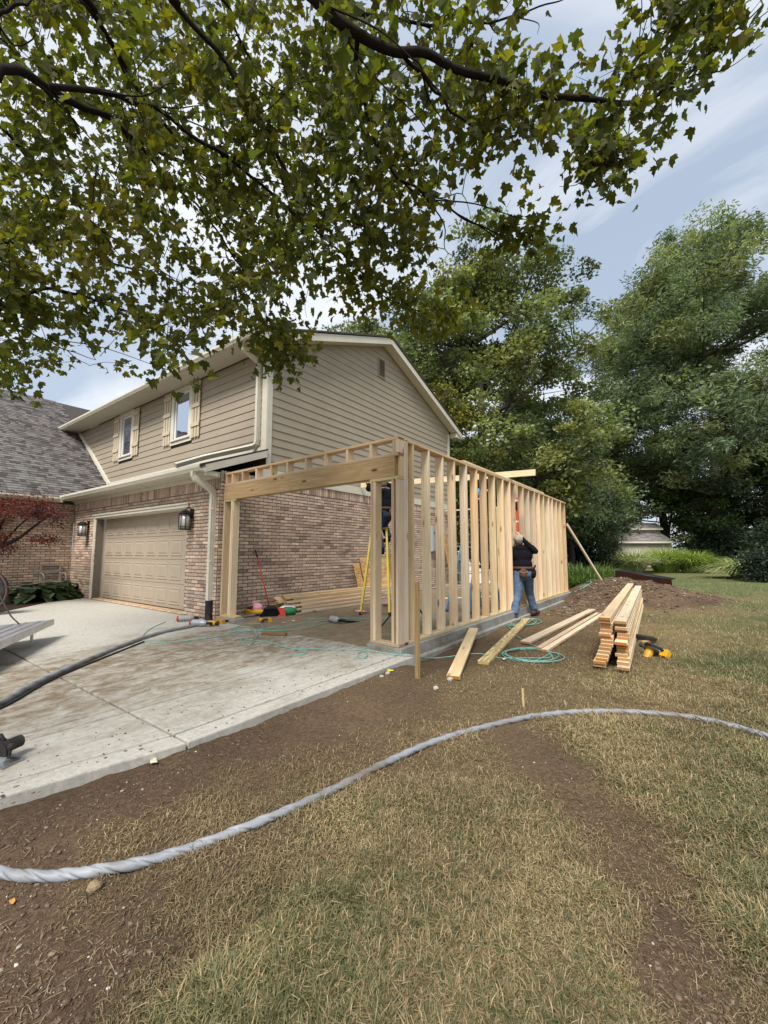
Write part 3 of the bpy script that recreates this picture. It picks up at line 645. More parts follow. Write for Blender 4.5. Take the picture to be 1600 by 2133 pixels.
spout('downspout',[(-.27,.60,6.36),(-.27,.62,6.2),(-.27,1.07,6.02),(-.27,1.095,5.9),(-.27,1.095,4.08),(-.28,1.08,3.98),(-.33,1.05,3.93),(-.45,.98,3.90),(-1.15,.45,3.70),(-1.28,.30,3.64),(-1.32,.0,3.50),(-1.33,-.3,3.36)],house,.11,.08)
# wing of the house on the left, facing right across the drive
wing=thing('house_wing',(-9,-2,0),'left brick wing of the house under a steep grey shingle roof','house')
blk('side_wall',(-8.6,-5.2,-.1),(-8.40,-.003,2.98),MORTAR,wing,.002)
brick_field((-8.40,-5.2,.02),(0,1,0),(1,0,0),5.19,0.0,2.98,soldier=False)
lay_bricks(wing,300,RNG)
SL=.75; XW=-8.06; ZW=3.10
wr=MB(); wr.prism([(XW,ZW),(XW,ZW+.03),(-14.75,ZW+.03+SL*(14.75+XW)),(-21.4,ZW+.03),(-21.4,ZW)],1,-5.6,9.0); wroof=wr.to('roof',ROOFD,wing)
blk('eave_soffit',(-8.39,-5.6,2.985),(XW-.03,-.42,3.0),TRIM,wroof); blk('fascia',(XW-.03,-5.6,2.98),(XW-.005,-.42,3.12),TRIM,wroof)
gutter('gutter',-5.6,-.52,XW-.004,3.0,wroof,1,1)
# shingles on the visible slope
ln=math.hypot(1,SL); ux=np.array([-1/ln,0,SL/ln]); un=np.array([SL/ln,0,1/ln]); sh=[]
EXP=.145; nr=int(math.hypot(14.75+XW,SL*(14.75+XW))/EXP)+1
for r in range(nr):
    y=-5.6+random.random()*.3
    while y<1.6:
        wdt=random.choice((.1,.14,.2,.26)); c=np.array([XW,0,ZW+.03])+ux*(r*EXP+EXP*.55)+un*(.006+.004*random.random()); c[1]=y+wdt/2
        lim=1.13 if c[0]<-9.0 else (-.3 + ( -8.1-c[0])*1.6)
        if y+wdt<lim: sh.append((c,wdt-.006))
        y+=wdt
SCn=np.array([s[0] for s in sh]); SW=np.array([s[1] for s in sh])
scol=np.array([.135,.123,.118])*(.5+.95*RNG.random((len(sh),1)))*(1+.10*(RNG.random((len(sh),3))-.5))
shV=np.array([(-.5,0,-.5),(.5,0,-.5),(.5,0,.5),(-.5,0,.5),(-.5,1.6,-.5),(.5,1.6,-.5),(.5,.3,.5),(-.5,.3,.5)],float)
shF=np.array([(4,5,6,7),(0,1,5,4),(1,2,6,5),(3,0,4,7)])
u_,v_,d_=proj(SCn); sc_=np.where((u_>0)&(v_>700)&(u_<260),d_,1e9); od=np.argsort(sc_); pk=set(od[:300].tolist()); rs=np.array([i for i in range(len(sh)) if i not in pk])
def shR(i): return np.stack([np.tile([0,1.,0],(len(i),1))*SW[i,None],np.tile(un*.011,(len(i),1)),np.tile(ux*EXP*1.08,(len(i),1))],-1)
V,F,Cc=inst(shV,shF,shR(rs),SCn[rs],scol[rs]); stuff('shingles',mesh_np('shingles',V,F,SHING,Cc),wroof)
sv=[mesh_np('shingle',shV,shF,SHING,np.tile(scol[k],(8,1))) for k in range(16)]
for i in sorted(pk):
    b=shR(np.array([i]))[0]; c=SCn[i]; add('shingle',sv[i%16],wroof,Matrix(((*b[0],c[0]),(*b[1],c[1]),(*b[2],c[2]),(0,0,0,1))))
# lanterns
def lantern(x,z,label):
    t=thing('wall_lantern',(x,-.02,z),label,'lantern','black wall lanterns beside the garage door')
    MB().box((x-.06,-.04,z-.02),(x+.06,-.018,z+.20)).to('back_plate',BLACKM,t)
    MB().tube([(x,-.03,z+.14),(x,-.08,z+.215),(x,-.15,z+.22),(x,-.18,z+.17)],.012,8).to('arm',BLACKM,t)
    c=(x,-.18,z-.27)
    MB().lathe([(.06,.43),(.085,.41),(.135,.36),(.135,.345)],8,c).to('cap',BLACKM,t)
    fr=MB(); 
    for k in range(8): a=math.pi/8+k*math.pi/4; fr.box((c[0]+.125*math.cos(a)-.006,c[1]+.125*math.sin(a)-.006,c[2]),(c[0]+.125*math.cos(a)+.006,c[1]+.125*math.sin(a)+.006,c[2]+.35))
    for zz_ in (0,.055,.33): 
        fr.tube([(c[0]+.125*math.cos(a),c[1]+.125*math.sin(a),c[2]+zz_) for a in np.linspace(0,2*math.pi,17)],.007,5,False)
    fr.to('frame',BLACKM,t); MB().lathe([(.105,.015),(.105,.335)],12,c).to('glass',LANTG,t,smooth=True)
    MB().lathe([(.12,-.012),(.12,.006)],8,c).to('base',BLACKM,t)
lantern(-1.03,2.17,'black caged wall lantern on the brick right of the garage door')
lantern(-7.05,2.17,'black caged wall lantern on the brick left of the garage door')
# electric panel and conduit on the side wall
ep=thing('electric_panel',(0,9.0,1.4),'grey electric service panel with conduit on the brick side wall','electric panel')
blk('box',(.004,8.80,1.42),(.15,9.12,2.36),BOXG,ep,.01); blk('cover',(.151,8.84,1.46),(.165,9.08,2.30),BOXG,ep,.006); blk('meter_label',(.1655,8.88,2.10),(.168,9.0,2.15),BLACKM,ep,.0005)
MB().lathe([(.075,0),(.085,.03),(.085,.10),(.07,.14)],14,(.10,9.30,2.18)).to('meter',LANTG,ep)
MB().tube([(.06,9.25,2.2),(.06,9.25,-.02)],.03,8).to('conduit',BOXG,ep)
# ---------------------------------------------------------------- framing of the addition
XF=4.65; PT=.040; ZB=.078; ZT=3.085
sw=thing('stud_wall',(4.6,5,0),'long open stud wall of pale pine on the concrete curb','stud wall')
def member(name,lo,hi,parent,mat=PINE,axis=2):
    """straight stick filling the box lo..hi, grain along axis"""
    c=[(a+b)/2 for a,b in zip(lo,hi)]; p0=list(c);p1=list(c); p0[axis]=lo[axis];p1[axis]=hi[axis]
    up={2:(0,1,0),1:(0,0,1),0:(0,0,1)}[axis]; s=[hi[i]-lo[i] for i in range(3)]
    w={2:s[0],1:s[0],0:s[1]}[axis]; t={2:s[1],1:s[2],0:s[2]}[axis]
    return board(name,p0,p1,w,t,mat,parent,up)
X0,X1=XF-.155,XF
member('bottom_plate',(X0,.155,ZB),(X1,5.2,ZB+PT),sw,PLATEW,1); member('bottom_plate',(X0,5.203,ZB),(X1,10.07,ZB+PT),sw,PLATEW,1)
member('top_plate',(X0,.155,ZT-PT),(X1,4.98,ZT),sw,PINE,1); member('top_plate',(X0,4.983,ZT-PT),(X1,10.07,ZT),sw,PINE,1)
member('top_plate',(X0+.004,2.10,ZT+.001),(X1+.002,7.45,ZT+PT),sw,PINE2,1)
YS=[.30,.80,1.27,1.74,2.21,2.68,3.15,3.62,4.14,4.58,4.95,5.08,5.55,6.06,6.53,6.98,7.43,7.94,8.38,8.90,9.38,9.98]
for i,y in enumerate(YS):
    dx=random.uniform(-.011,.011); a=board('stud',(X0+.0775+dx,y,ZB+PT+.001),(X0+.0775+dx+random.uniform(-.004,.004),y+random.uniform(-.022,.022),ZT-PT-.001),.150,.044,(PINE,PINE2)[i%3==1],sw,(0,1,0))
board('stud',(X0+.08,5.0,ZB+PT+.3),(X0+.08,5.0,ZT-PT-.001),.15,.04,PINE2,sw,(0,1,0))
br=board('wall_brace',(4.68,9.98,2.33),(5.42,12.25,.12),.15,.045,PINE2,None,(.9,-.2,.4),label='sloping pine brace from the far end of the stud wall to the dirt mound',cat='brace')
# front opening: posts, header, cripples
fr=thing('garage_opening_frame',(2.3,0,0),'pine framed garage opening with big header beam and short cripples','wall frame')
Y0,Y1=-.10,.05
member('bottom_plate',(4.12,Y0,ZB),(XF,Y1,ZB+PT),fr,PLATEW,0)
def post(x0,x1,z0,z1,mt=PINE): member('post',(x0,Y0+random.uniform(0,.004),z0),(x1,Y1-random.uniform(0,.004),z1),fr,mt,2)
HZ0,HZ1=2.50,2.80
post(4.125,4.175,ZB+PT,HZ0-.045,PINE); post(4.178,4.225,ZB+PT,HZ0-.045,PINE2)
post(4.52,4.565,ZB+PT,HZ0-.045,PINE2); post(4.60,4.646,ZB+PT,HZ0-.045,PINE)
member('post',(4.60,.051,ZB+PT),(4.645,.153,ZT-PT),fr,PINE2,2)
post(4.60,4.648,HZ1+.05,ZT-PT,PINE2); post(4.545,4.597,HZ1+.05,ZT-PT,PINE)
member('post',(4.602,Y0+.05,HZ0),(4.648,Y1,HZ1),fr,PINE2,2)
member('trimmer_cap',(4.115,Y0-.004,HZ0-.044),(4.649,Y1+.003,HZ0-.001),fr,PLATEW,0)
member('header',(.03,Y0-.006,HZ0),(4.585,Y0+.05,HZ1),fr,HEADW,0); member('header',(.03,Y0+.055,HZ0),(4.585,Y1,HZ1),fr,HEADW,0)
member('header_plate',(.03,Y0-.008,HZ1+.001),(4.648,Y1,HZ1+.045),fr,PINE,0)
member('top_plate',(.03,Y0,ZT-PT),(4.65,Y1,ZT),fr,PINE2,0)
for x in (.05,.28,.66,1.13,1.60,2.09,2.60,3.10,3.60,4.10): post(x,x+.044,HZ1+.046,ZT-PT-.001,(PINE,PINE2)[int(x*10)%2])
member('bottom_plate',(.02,Y0,ZB),(.60,Y1,ZB+PT),fr,PLATEW,0)
member('post',(.015,Y0,ZB+PT),(.065,Y1,HZ0-.04),fr,PINE,2); member('post',(.30,Y0,ZB+PT),(.35,Y1,HZ0-.04),fr,PINE2,2)
member('post',(.352,Y0+.005,ZB+PT),(.395,Y1-.002,HZ0-.04),fr,PINE,2)
member('post',(.015,.054,ZB+PT),(.20,.092,HZ0-.04),fr,HEADW,2)
member('trimmer_cap',(.02,Y0,HZ0-.039),(.48,Y1,HZ0-.002),fr,PLATEW,0)
_pv=Matrix.Translation((4.65,-.1,0)); fr.matrix_basis=_pv@Matrix.Rotation(R(-2.3),4,'Z')@_pv.inverted()@fr.matrix_basis   # the opening stands a little out of square
# rear wall only begun: a plate line and two studs
rw_=thing('rear_wall_frame',(2.3,10,0),'thin far frame, a plate rail and post at the back of the slab','wall frame')
member('top_plate',(.05,9.98,3.04),(4.49,10.08,3.09),rw_,PINE2,0); member('stud',(2.22,9.98,.08),(2.27,10.08,3.039),rw_,PINE,2)
member('bottom_plate',(.05,9.97,.078),(4.49,10.09,.12),rw_,PLATEW,0)
jo=board('joist_board',(.08,4.62,3.40),(5.25,4.58,3.205),.044,.145,PINE2,None,(0,0,1),label='long joist board lifted across the top of the stud wall',cat='board')
# ---------------------------------------------------------------- lumber
# stack on the lawn: two columns of boards, every board its own thing
ORD=['topmost','second','third','fourth','fifth','sixth','seventh','eighth','ninth','tenth','eleventh','twelfth','thirteenth','fourteenth','fifteenth']
def column(n,fx,fy,bx,by,side,offs):
    zb=-.10
    for k in range(n):
        f=offs[k]; t=.041; z=zb+.02+k*t+t/2
        p0=(fx+f[0],fy+f[1],z); p1=(bx+f[0]*.4+random.uniform(-.015,.015),by+f[2],z)
        rank=n-1-k; nm='lowest' if rank==n-1 else ORD[rank]
        board('stacked_board',p0,p1,.142,t-.002,(PINE,PINE2)[(k*7+len(side))%3==0],None,label=f'{nm} pine board{" from the top" if 0<rank<n-1 else ""} in the {side} column of the lawn lumber stack',cat='board',group='boards in the lumber stack on the lawn')
rl=[(-.075,-.10,0),(-.07,-.12,.1),(-.045,-.11,-.1),(-.035,-.10,.05),(-.022,-.06,-.1),(-.012,-.03,.1),(.005,.0,-.2),(.002,.03,.1),(.0,.08,-.1),(-.02,.05,.05),(-.012,.12,.1),(-.012,.15,-.1),(-.005,.15,-.2),(-.018,.10,0),(-.02,.08,.05)]
column(15,7.03,1.22,6.60,8.45,'left',rl)
rr=[(.035,-.16,0),(.025,-.05,.1),(.03,.0,-.1),(.0,.02,.05),(.02,.06,-.1),(.015,.06,.1),(.012,.08,-.2),(.01,-.05,.1),(.02,.12,-.1),(.022,.13,.05),(.01,.16,.1),(.002,.10,-.1),(-.01,.16,-.2),(.0,.10,0)]
column(14,7.188,1.28,6.80,8.30,'right',rr)
def gb(name,a,b,w,t,mat,label,dz=(0,0),roll=0): 
    za=float(gz(*a[:2]))+t/2+.006+dz[0]; zb=float(gz(*b[:2]))+t/2+.006+dz[1]
    return board(name,(a[0],a[1],za),(b[0],b[1],zb),w,t,mat,None,(roll,0,1),label=label,cat='board')
gb('loose_board',(5.62,-.38),(4.80,2.05),.155,.045,PINE2,'pale board lying from the dirt up against the curb',(0,.16))
gb('loose_board',(5.62,.52),(4.99,4.45),.155,.045,RINGW,'board with bold swirling grain lying towards the worker',(.0,.03))
gb('loose_board',(5.72,2.0),(5.90,6.8),.16,.04,PINE2,'wide flat board lying alone on the dirt behind the coiled hose',(.01,.01))
gb('loose_board',(6.02,1.72),(6.10,6.3),.085,.04,PINE,'left one of two narrow boards lying side by side',(.0,.01))
gb('loose_board',(6.13,1.62),(6.22,6.25),.09,.04,PINE2,'right one of two narrow boards lying side by side',(.0,.01))
p=G(870,1420,-.1); board('wood_stake',(p[0],p[1],-.3),(p[0]-.004,p[1]+.01,1.05),.05,.045,STAKEW,None,(.3,1,0),label='tall brown wooden stake driven into the dirt beside the curb',cat='stake')
p=G(1092,1470,-.1); board('wood_stake',(p[0],p[1],-.3),(p[0]-.01,p[1],.06),.022,.016,PLATEW,None,(0,1,0),label='small thin stake sticking out of the dry lawn',cat='stake')
gb2=board('wood_offcut',(2.03,-.38,.022),(2.42,-.19,.022),.10,.038,STAKEW,None,label='short wood offcut lying on the muddy driveway',cat='wood block')
# pile of long sticks on the slab by the brick wall
n_=0
PL=[(.22+.088*c_+random.uniform(-.008,.008),1.15+random.uniform(0,.45)+.05*c_,.021+.0405*k_) for c_,h_ in enumerate((6,10,10,9,7,5,3)) for k_ in range(h_)]
_old=[(.74,1.35,.02),(.66,1.30,.062),(.80,1.45,.062),(.55,1.42,.02),(.60,1.22,.104),(.74,1.50,.104),(.55,1.60,.146),(.68,1.35,.146),(.40,1.30,.02),(.42,1.55,.062),(.36,1.25,.104),(.42,1.40,.146),(.30,1.15,.188),(.38,1.30,.23),(.90,1.55,.02)]
def _pl(k):
    lv=sorted({q[2] for q in PL}); row=sorted([q[0] for q in PL if q[2]==PL[k][2]],reverse=True); i=row.index(PL[k][0])
    ly=['lowest','second','third','fourth','fifth','sixth','seventh','eighth','ninth','top'][lv.index(PL[k][2])]; return f'{["outermost","second","third","fourth","fifth","sixth","seventh"][i]} stick{"" if i==0 else " from outside"} in the {ly} layer of the pile by the brick wall'
for k,(x,y,z) in enumerate(PL):
    L_=random.uniform(4.0,4.6)
    board('piled_board',(x,y,z+.003),(x+.12+random.uniform(-.02,.03),y+L_,z+.003+random.uniform(0,.004)),.085,.039,(PINE2,PINE)[k%2],None,label=_pl(k),cat='board',group='sticks piled beside the brick wall')
board('loose_strip',(1.9,6.1,.022),(3.1,7.9,.022),.06,.03,PINE2,None,label='single pale strip lying on the wet slab behind the studs',cat='board')
# OSB sheets leaning on the wall
def sheet(p0,p1,h,lean,label):
    M,Lx=axes(p0,p1); n=Vector((-lean,0,1)).normalized(); x=Vector((p1[0]-p0[0],p1[1]-p0[1],0)).normalized(); y=n.cross(x)
    c=(Vector(p0)+Vector(p1))/2+n*h/2; W=Matrix(((x.x,n.x,y.x,c.x),(x.y,n.y,y.y,c.y),(x.z,n.z,y.z,c.z),(0,0,0,1)))
    add('osb_sheet',cbox('osb_sheet',(Lx,h,.012),OSB,.001),None,W,label=label,cat='board sheet')
sheet((.42,4.55,.01),(.42,6.95,.01),1.28,.27,'wide flake board sheet leaning on the brick wall behind the ladder')
sheet((.50,4.62,.01),(.50,6.99,.01),.72,.40,'lower flake board sheet propped in front of the wide sheet')
sheet((.62,9.55,.01),(.46,10.15,.01),2.35,.22,'tall narrow flake board strip leaning at the rear house corner')
sheet((.40,4.25,.01),(.40,4.52,.01),1.1,.28,'narrow flake board offcut leaning left of the wide sheet')
# ---------------------------------------------------------------- step ladders
def ladder(name,cx,cy,az,h,mat,label,spread=.9,w0=.62,w1=.34,steps=6):
    t=thing(name,(cx,cy,0),label,'ladder'); ca,sa=math.cos(az),math.sin(az)
    def P(a,b,z): return (cx+a*ca-b*sa,cy+a*sa+b*ca,z)     # a: across, b: depth (front negative)
    for s in (-1,1):
        MB().bar(P(s*w0/2,-spread/2,.0),P(s*w1/2,0,h),.045,.115,(sa,-ca,0)).to('front_rail',mat,t)
        MB().bar(P(s*w0/2*.95,spread/2,.0),P(s*w1/2*.9,.06,h-.05),.04,.07,(sa,-ca,0)).to('rear_rail',mat,t)
        MB().bar(P(s*w0/2,-spread/2-.01,.0),P(s*w0/2,-spread/2,.07),.05,.1,(sa,-ca,0)).to('foot',RUBBER,t)
        f=.45; MB().bar(P(s*(w0+(w1-w0)*f)/2,-spread/2*(1-f),h*f),P(s*(w0+(w1-w0)*f)/2,spread/2*(1-f),h*f),.006,.02).to('spreader_bar',STEEL,t)
    for k in range(steps):
        f=(k+.9)/(steps+.6); ww=w0+(w1-w0)*f
        MB().bar(P(-ww/2+.02,-spread/2*(1-f),h*f),P(ww/2-.02,-spread/2*(1-f),h*f),.085,.022).to('step',ALU,t)
    for f in (.18,.5,.8):
        ww=(w0+(w1-w0)*f)*.93; MB().bar(P(-ww/2,spread/2*(1-f)+.03,h*f),P(ww/2,spread/2*(1-f)+.03,h*f),.02,.03).to('rear_brace',ALU,t)
    MB().bar(P(-w1/2-.03,.02,h+.02),P(w1/2+.03,.02,h+.02),.16,.05).to('top_cap',mat,t); return t
ladder('step_ladder',1.95,3.05,R(28),1.95,YELF,'yellow step ladder carrying a worker beside the brick wall',1.25,.66,.36)
ladder('step_ladder',3.72,4.55,R(-12),2.05,BLUEF,'blue step ladder standing inside the stud wall',1.35,.66,.36)
# ---------------------------------------------------------------- hoses and cords
def hose(name,pts,r,mat,label,cat,n=8,res=7,twist=None,rn=None,col=None):
    P=smooth_path(pts,res); prof=None
    if twist:
        s=np.concatenate([[0],np.cumsum(np.linalg.norm(np.diff(P,axis=0),axis=1))]); a=np.arange(n)*2*math.pi/n
        ph=a[None]-s[:,None]*twist; prof=1/np.sqrt((np.cos(ph)/1.06)**2+(np.sin(ph)/.90)**2)-.30*np.exp(-((np.sin(ph-.6))/.26)**2)-.05*np.exp(-((np.sin(ph*1.0-1.7))/.12)**2)+.015*np.sin(s[:,None]*5)
    V,F=tube_vf(P,r,n,True,prof); m=MB(); m.poly(V,F); return m.to(name,mat,None,True,label=label,cat=cat)
def gpts(px,lift=0.0,z=None):
    o=[]
    for a,b in px:
        q=G(a,b,-.1 if z is None else z)
        if z is None:
            for _ in range(3): q=G(a,b,float(gz(q[0],q[1])))
            q=np.array([q[0],q[1],float(gz(q[0],q[1]))])
        o.append((q[0],q[1],q[2]+lift))
    return o
big=[(-260,1742),(-120,1800),(0,1826),(60,1833),(120,1832),(200,1822),(300,1803),(400,1773),(500,1735),(600,1694),(700,1648),(800,1596),(900,1552),(1000,1521),(1100,1499),(1180,1489),(1250,1486),(1320,1487),(1400,1493),(1470,1503),(1540,1520),(1600,1538),(1720,1575)]
hose('twisted_hose',gpts(big,.017),.025,GREYH,'thick twisted grey hose curving across the dirt and dry lawn','hose',32,28,21.0)
dv=[(-200,1545),(-60,1492),(0,1470),(60,1436),(120,1406),(200,1371),(250,1350),(330,1322),(400,1307),(470,1294),(520,1285),(570,1278),(610,1275),(680,1264)]
hose('twisted_hose',gpts(dv,.026,0.0),.030,GREYH,'twisted grey hose lying over the driveway past the downspout','hose',24,18,15.0)
dv2=[(-200,1553),(0,1478),(80,1433),(140,1403),(230,1366),(300,1338)]
hose('black_cable',gpts(dv2,.012,0.0),.011,CORD,'thin black cable lying beside the driveway hose','cable',7,8)
ah=[(345,1296),(318,1308),(300,1322),(297,1333),(310,1340),(350,1339),(420,1332),(480,1322),(540,1312),(600,1304),(640,1298),(700,1291),(752,1287)]
hose('air_hose',gpts(ah,.008,0.0),.0065,HOSE,'green air hose running from the nail gun over the driveway','hose',7,7)
ah2=[(480,1312),(510,1302),(540,1300),(545,1310),(500,1316),(485,1309),(520,1314),(590,1314),(640,1308),(690,1296)]
hose('air_hose',gpts(ah2,.009,0.0),.0065,HOSE,'green air hose looping on the slab near the offcut','hose',7,7)
ah3=[(527,1308),(535,1325),(525,1334),(505,1330),(503,1340),(520,1344),(534,1336),(560,1339),(600,1350),(632,1356),(635,1363),(618,1364),(612,1357),(630,1352),(680,1354),(745,1355),(765,1362),(760,1372),(748,1370),(748,1361),(770,1357),(820,1365),(862,1367)]
q=gpts(ah3,.008,0.0)+gpts([(905,1372),(960,1366),(1000,1363),(1040,1372),(1062,1372)],.010)
def coil(cx,cy,r1,r2,n,z):
    o=[]; 
    for k in range(n):
        for a in np.linspace(0,2*math.pi,9,endpoint=False):
            o.append((cx+(r1+random.uniform(-.05,.05)+.03*k)*math.cos(a+k*.7)+.03*k,cy+(r2+random.uniform(-.06,.06))*math.sin(a+k*.7),z+.004+.006*k+random.uniform(0,.006)))
    return o
c0=G(1098,1362,-.1); q+=coil(c0[0],c0[1],.30,.42,4,float(gz(c0[0],c0[1])))
q+=gpts([(1080,1330),(1070,1315),(1050,1300),(1060,1290),(1085,1288)],.02)
hose('air_hose',q,.0075,HOSE,'green air hose with a loose coil on the dirt by the boards','hose',7,6)
c1=(4.93,4.15); hose('air_hose',coil(c1[0],c1[1],.16,.5,5,-.12)+[(4.95,4.8,-.1)],.0075,HOSE,'bunched green air hose at the standing worker’s feet','hose',6,6)
hose('air_hose',[(a_,b_,float(gz(a_,b_))+.02+.01*i_) for i_,(a_,b_) in enumerate([(4.84,9.9),(4.95,10.4),(4.85,10.8),(5.05,10.9),(5.0,10.3),(5.2,10.7),(5.1,11.2),(5.3,11.0)])],.009,HOSE,'pale air hose tangled at the far end of the curb','hose',6,6)
hose('air_hose',gpts([(640,1290),(700,1288),(790,1290),(870,1285),(960,1290)],.008,.0),.0065,HOSE,'green air hose stretched across the wet slab','hose',6,6)
# ---------------------------------------------------------------- tools
def nailer(px,py,az,label,z=0.0,body=SILV,accent=YEL,s=1.0,tip=R(80)):
    p=G(px,py,z); t=thing('nail_gun',(p[0],p[1],z),label,'nail gun'); c,s_=math.cos(az),math.sin(az)
    M=Matrix.Translation((p[0],p[1],z+.055*s))@Matrix.Rotation(az,4,'Z')@Matrix.Rotation(tip,4,'X')@Matrix.Scale(s,4)
    def put(nm,mb,mat,sm=False): add(nm,mb.mesh(nm,mat,sm),t,M)
    put('cylinder_body',MB().tube([(-.13,0,0),(-.10,0,0),(.06,0,0),(.10,0,0),(.13,0,0)],[.045,.056,.056,.045,.028],14),body)
    put('nose',MB().tube([(.12,0,0),(.21,0,0)],[.022,.014],8).box((.17,-.02,-.03),(.2,.02,.03)),BLACKM)
    put('magazine',MB().box((.15,-.018,-.42),(.20,.018,-.02)).box((.14,-.01,-.42),(.15,.01,-.05)),BLACKM)
    put('handle',MB().tube([(-.06,0,-.03),(-.05,0,-.12),(-.02,0,-.24)],[.03,.022,.026],10),RUBBER)
    put('end_cap',MB().tube([(-.165,0,0),(-.15,0,0),(-.131,0,0)],[.03,.05,.055],14),REDP if accent is not YEL else accent)
    put('air_fitting',MB().tube([(-.02,0,-.24),(-.015,0,-.29)],.011,8),STEEL)
    return t
def drill(px,py,az,label,z=0.0,s=1.0):
    p=G(px,py,z); t=thing('cordless_drill',(p[0],p[1],z),label,'drill')
    M=Matrix.Translation((p[0],p[1],z+.04*s))@Matrix.Rotation(az,4,'Z')@Matrix.Rotation(R(88),4,'X')@Matrix.Scale(s,4)
    def put(nm,mb,mat): add(nm,mb.mesh(nm,mat),t,M)
    put('motor_housing',MB().tube([(-.09,0,0),(-.08,0,0),(.03,0,0),(.05,0,0)],[.02,.035,.036,.030],12),YEL)
    put('chuck',MB().tube([(.05,0,0),(.10,0,0),(.12,0,0)],[.024,.022,.012],10),BLACKM)
    put('bit',MB().tube([(.12,0,0),(.19,0,0)],.004,6),STEEL)
    put('grip',MB().tube([(-.04,0,-.02),(-.05,0,-.09),(-.05,0,-.13)],[.024,.018,.022],10),RUBBER)
    put('battery',MB().box((-.11,-.035,-.20),(.02,.035,-.135)).box((-.1,-.03,-.215),(.01,.03,-.2)),YEL)
    return t
def circ_saw(pos,az,label,s=1.0,tilt=0.0,mat=YEL):
    t=thing('circular_saw',pos,label,'circular saw'); M=Matrix.Translation(pos)@Matrix.Rotation(az,4,'Z')@Matrix.Rotation(tilt,4,'X')@Matrix.Scale(s,4)
    def put(nm,mb,mt,sm=False): add(nm,mb.mesh(nm,mt,sm),t,M)
    put('shoe',MB().box((-.17,-.09,.0),(.14,.07,.006)).box((-.17,.05,.006),(.14,.056,.018)),STEEL)
    an=np.linspace(R(-15),R(195),14); pr=[(.098*math.cos(a),.098*math.sin(a)) for a in an]
    put('blade_guard',MB().prism(pr+[(-.098,-.02),(.098,-.02)],1,-.045,-.0).prism([(x*.7,z*.7) for x,z in pr],1,-.055,-.045),SILV) if False else add('blade_guard',MB().prism([(x,z+.085) for x,z in pr],1,-.045,.0).mesh('blade_guard',SILV if mat is YEL else RUBBER),t,M)
    add('blade',MB().prism([(.09*math.cos(a),.09*math.sin(a)+.085) for a in np.linspace(0,2*math.pi,40,endpoint=False)],1,-.024,-.022).mesh('blade',STEEL),t,M)
    put('motor',MB().tube([(0,.0,.10),(0,.05,.10),(0,.14,.10),(0,.15,.10)],[.045,.048,.046,.03],14),mat)
    put('handle',MB().tube([(.04,-.02,.16),(.0,-.02,.20),(-.08,-.02,.20),(-.14,-.02,.14),(-.15,-.02,.07)],[.018,.02,.018,.018,.02],10),RUBBER,True)
    put('front_knob',MB().ball((.11,-.02,.13),.025,10,6).tube([(.10,-.02,.06),(.11,-.02,.12)],.012,8),RUBBER)
    put('battery',MB().box((-.20,-.05,.02),(-.12,.05,.09)).box((-.19,-.045,.09),(-.125,.045,.105)),YEL); return t
nailer(415,1305,R(25),'grey framing nail gun with red cap lying on the driveway by the downspout',0,SILV,REDP,1.2)
nailer(388,1294,R(60),'dark nail gun with long black magazine on the driveway',0,GREYP,REDP,1.1)
drill(445,1304,R(10),'yellow drill with battery lying beside the grey nail gun',0,1.25)
drill(462,1299,R(70),'second yellow drill lying nearest the wall post',0,1.1)
drill(545,1296,R(-20),'small yellow drill lying next to the hose before the broom',0,1.0)
nailer(697,1297,R(-15),'pale grey nail gun lying alone on the wet slab',0,GREYP,SILV,1.15)
circ_saw((7.47,2.55,float(gz(7.47,2.55))+.01),R(150),'yellow circular saw lying on the dry lawn beside the lumber stack',1.2,R(-50))
q=G(2,1588,0); circ_saw((q[0],q[1],.005),R(25),'yellow and black saw at the left edge of the driveway',.85,0,RUBBER)
p=G(1345,1338,-.1); board('wood_offcut',(p[0]-.2,p[1]+.1,-.08),(p[0]+.05,p[1]-.05,-.08),.14,.038,PINE,None,label='short wood offcut under the black tray by the lumber stack',cat='wood block')
m=MB(); V=[(-.16,-.07,0),(.14,-.09,0),(.14,.09,0),(-.16,.07,0),(-.19,-.09,.05),(.17,-.11,.05),(.17,.11,.05),(-.19,.09,.05)]
M_=Matrix.Translation((p[0]-.02,p[1]+.02,-.05))@Matrix.Rotation(R(20),4,'Z')@Matrix.Rotation(R(8),4,'Y')
add('tool_tray',MB().poly(V,[(3,2,1,0),(0,1,5,4),(1,2,6,5),(2,3,7,6),(3,0,4,7),(4,5,6,7)]).mesh('tool_tray',RUBBER),None,M_,label='black plastic tray between the lumber stack and circular saw',cat='tray')
# broom against the wall, dust pan, bag, bottle
bt=thing('push_broom',(.45,1.05,0),'red handled broom with black head leaning on the brick wall','broom')
p0=np.array([.46,1.03,.14]); p1=np.array([.02,1.05,1.52])
p1=OX(532,1145,.04); MB().tube([p0,p0+(p1-p0)*.9],.013,8).to('handle',REDP,bt,True); MB().tube([p0+(p1-p0)*.88,p1],.016,8).to('grip',RUBBER,bt,True)
MB().prism([(-.20,.16),(.20,.16),(.27,.02),(-.27,.02)],1,-.05,.05).poly([],[]); 
add('bristle_head',MB().prism([(-.14,.17),(.14,.17),(.23,.0),(-.23,.0)],1,-.05,.05).mesh('bristle_head',BLACKC),bt,Matrix.Translation((.50,1.02,.0))@Matrix.Rotation(R(50),4,'Z'))
add('head_cap',MB().prism([(-.06,.24),(.06,.24),(.14,.172),(-.14,.172)],1,-.04,.04).mesh('head_cap',RUBBER),bt,Matrix.Translation((.50,1.02,.0))@Matrix.Rotation(R(50),4,'Z'))
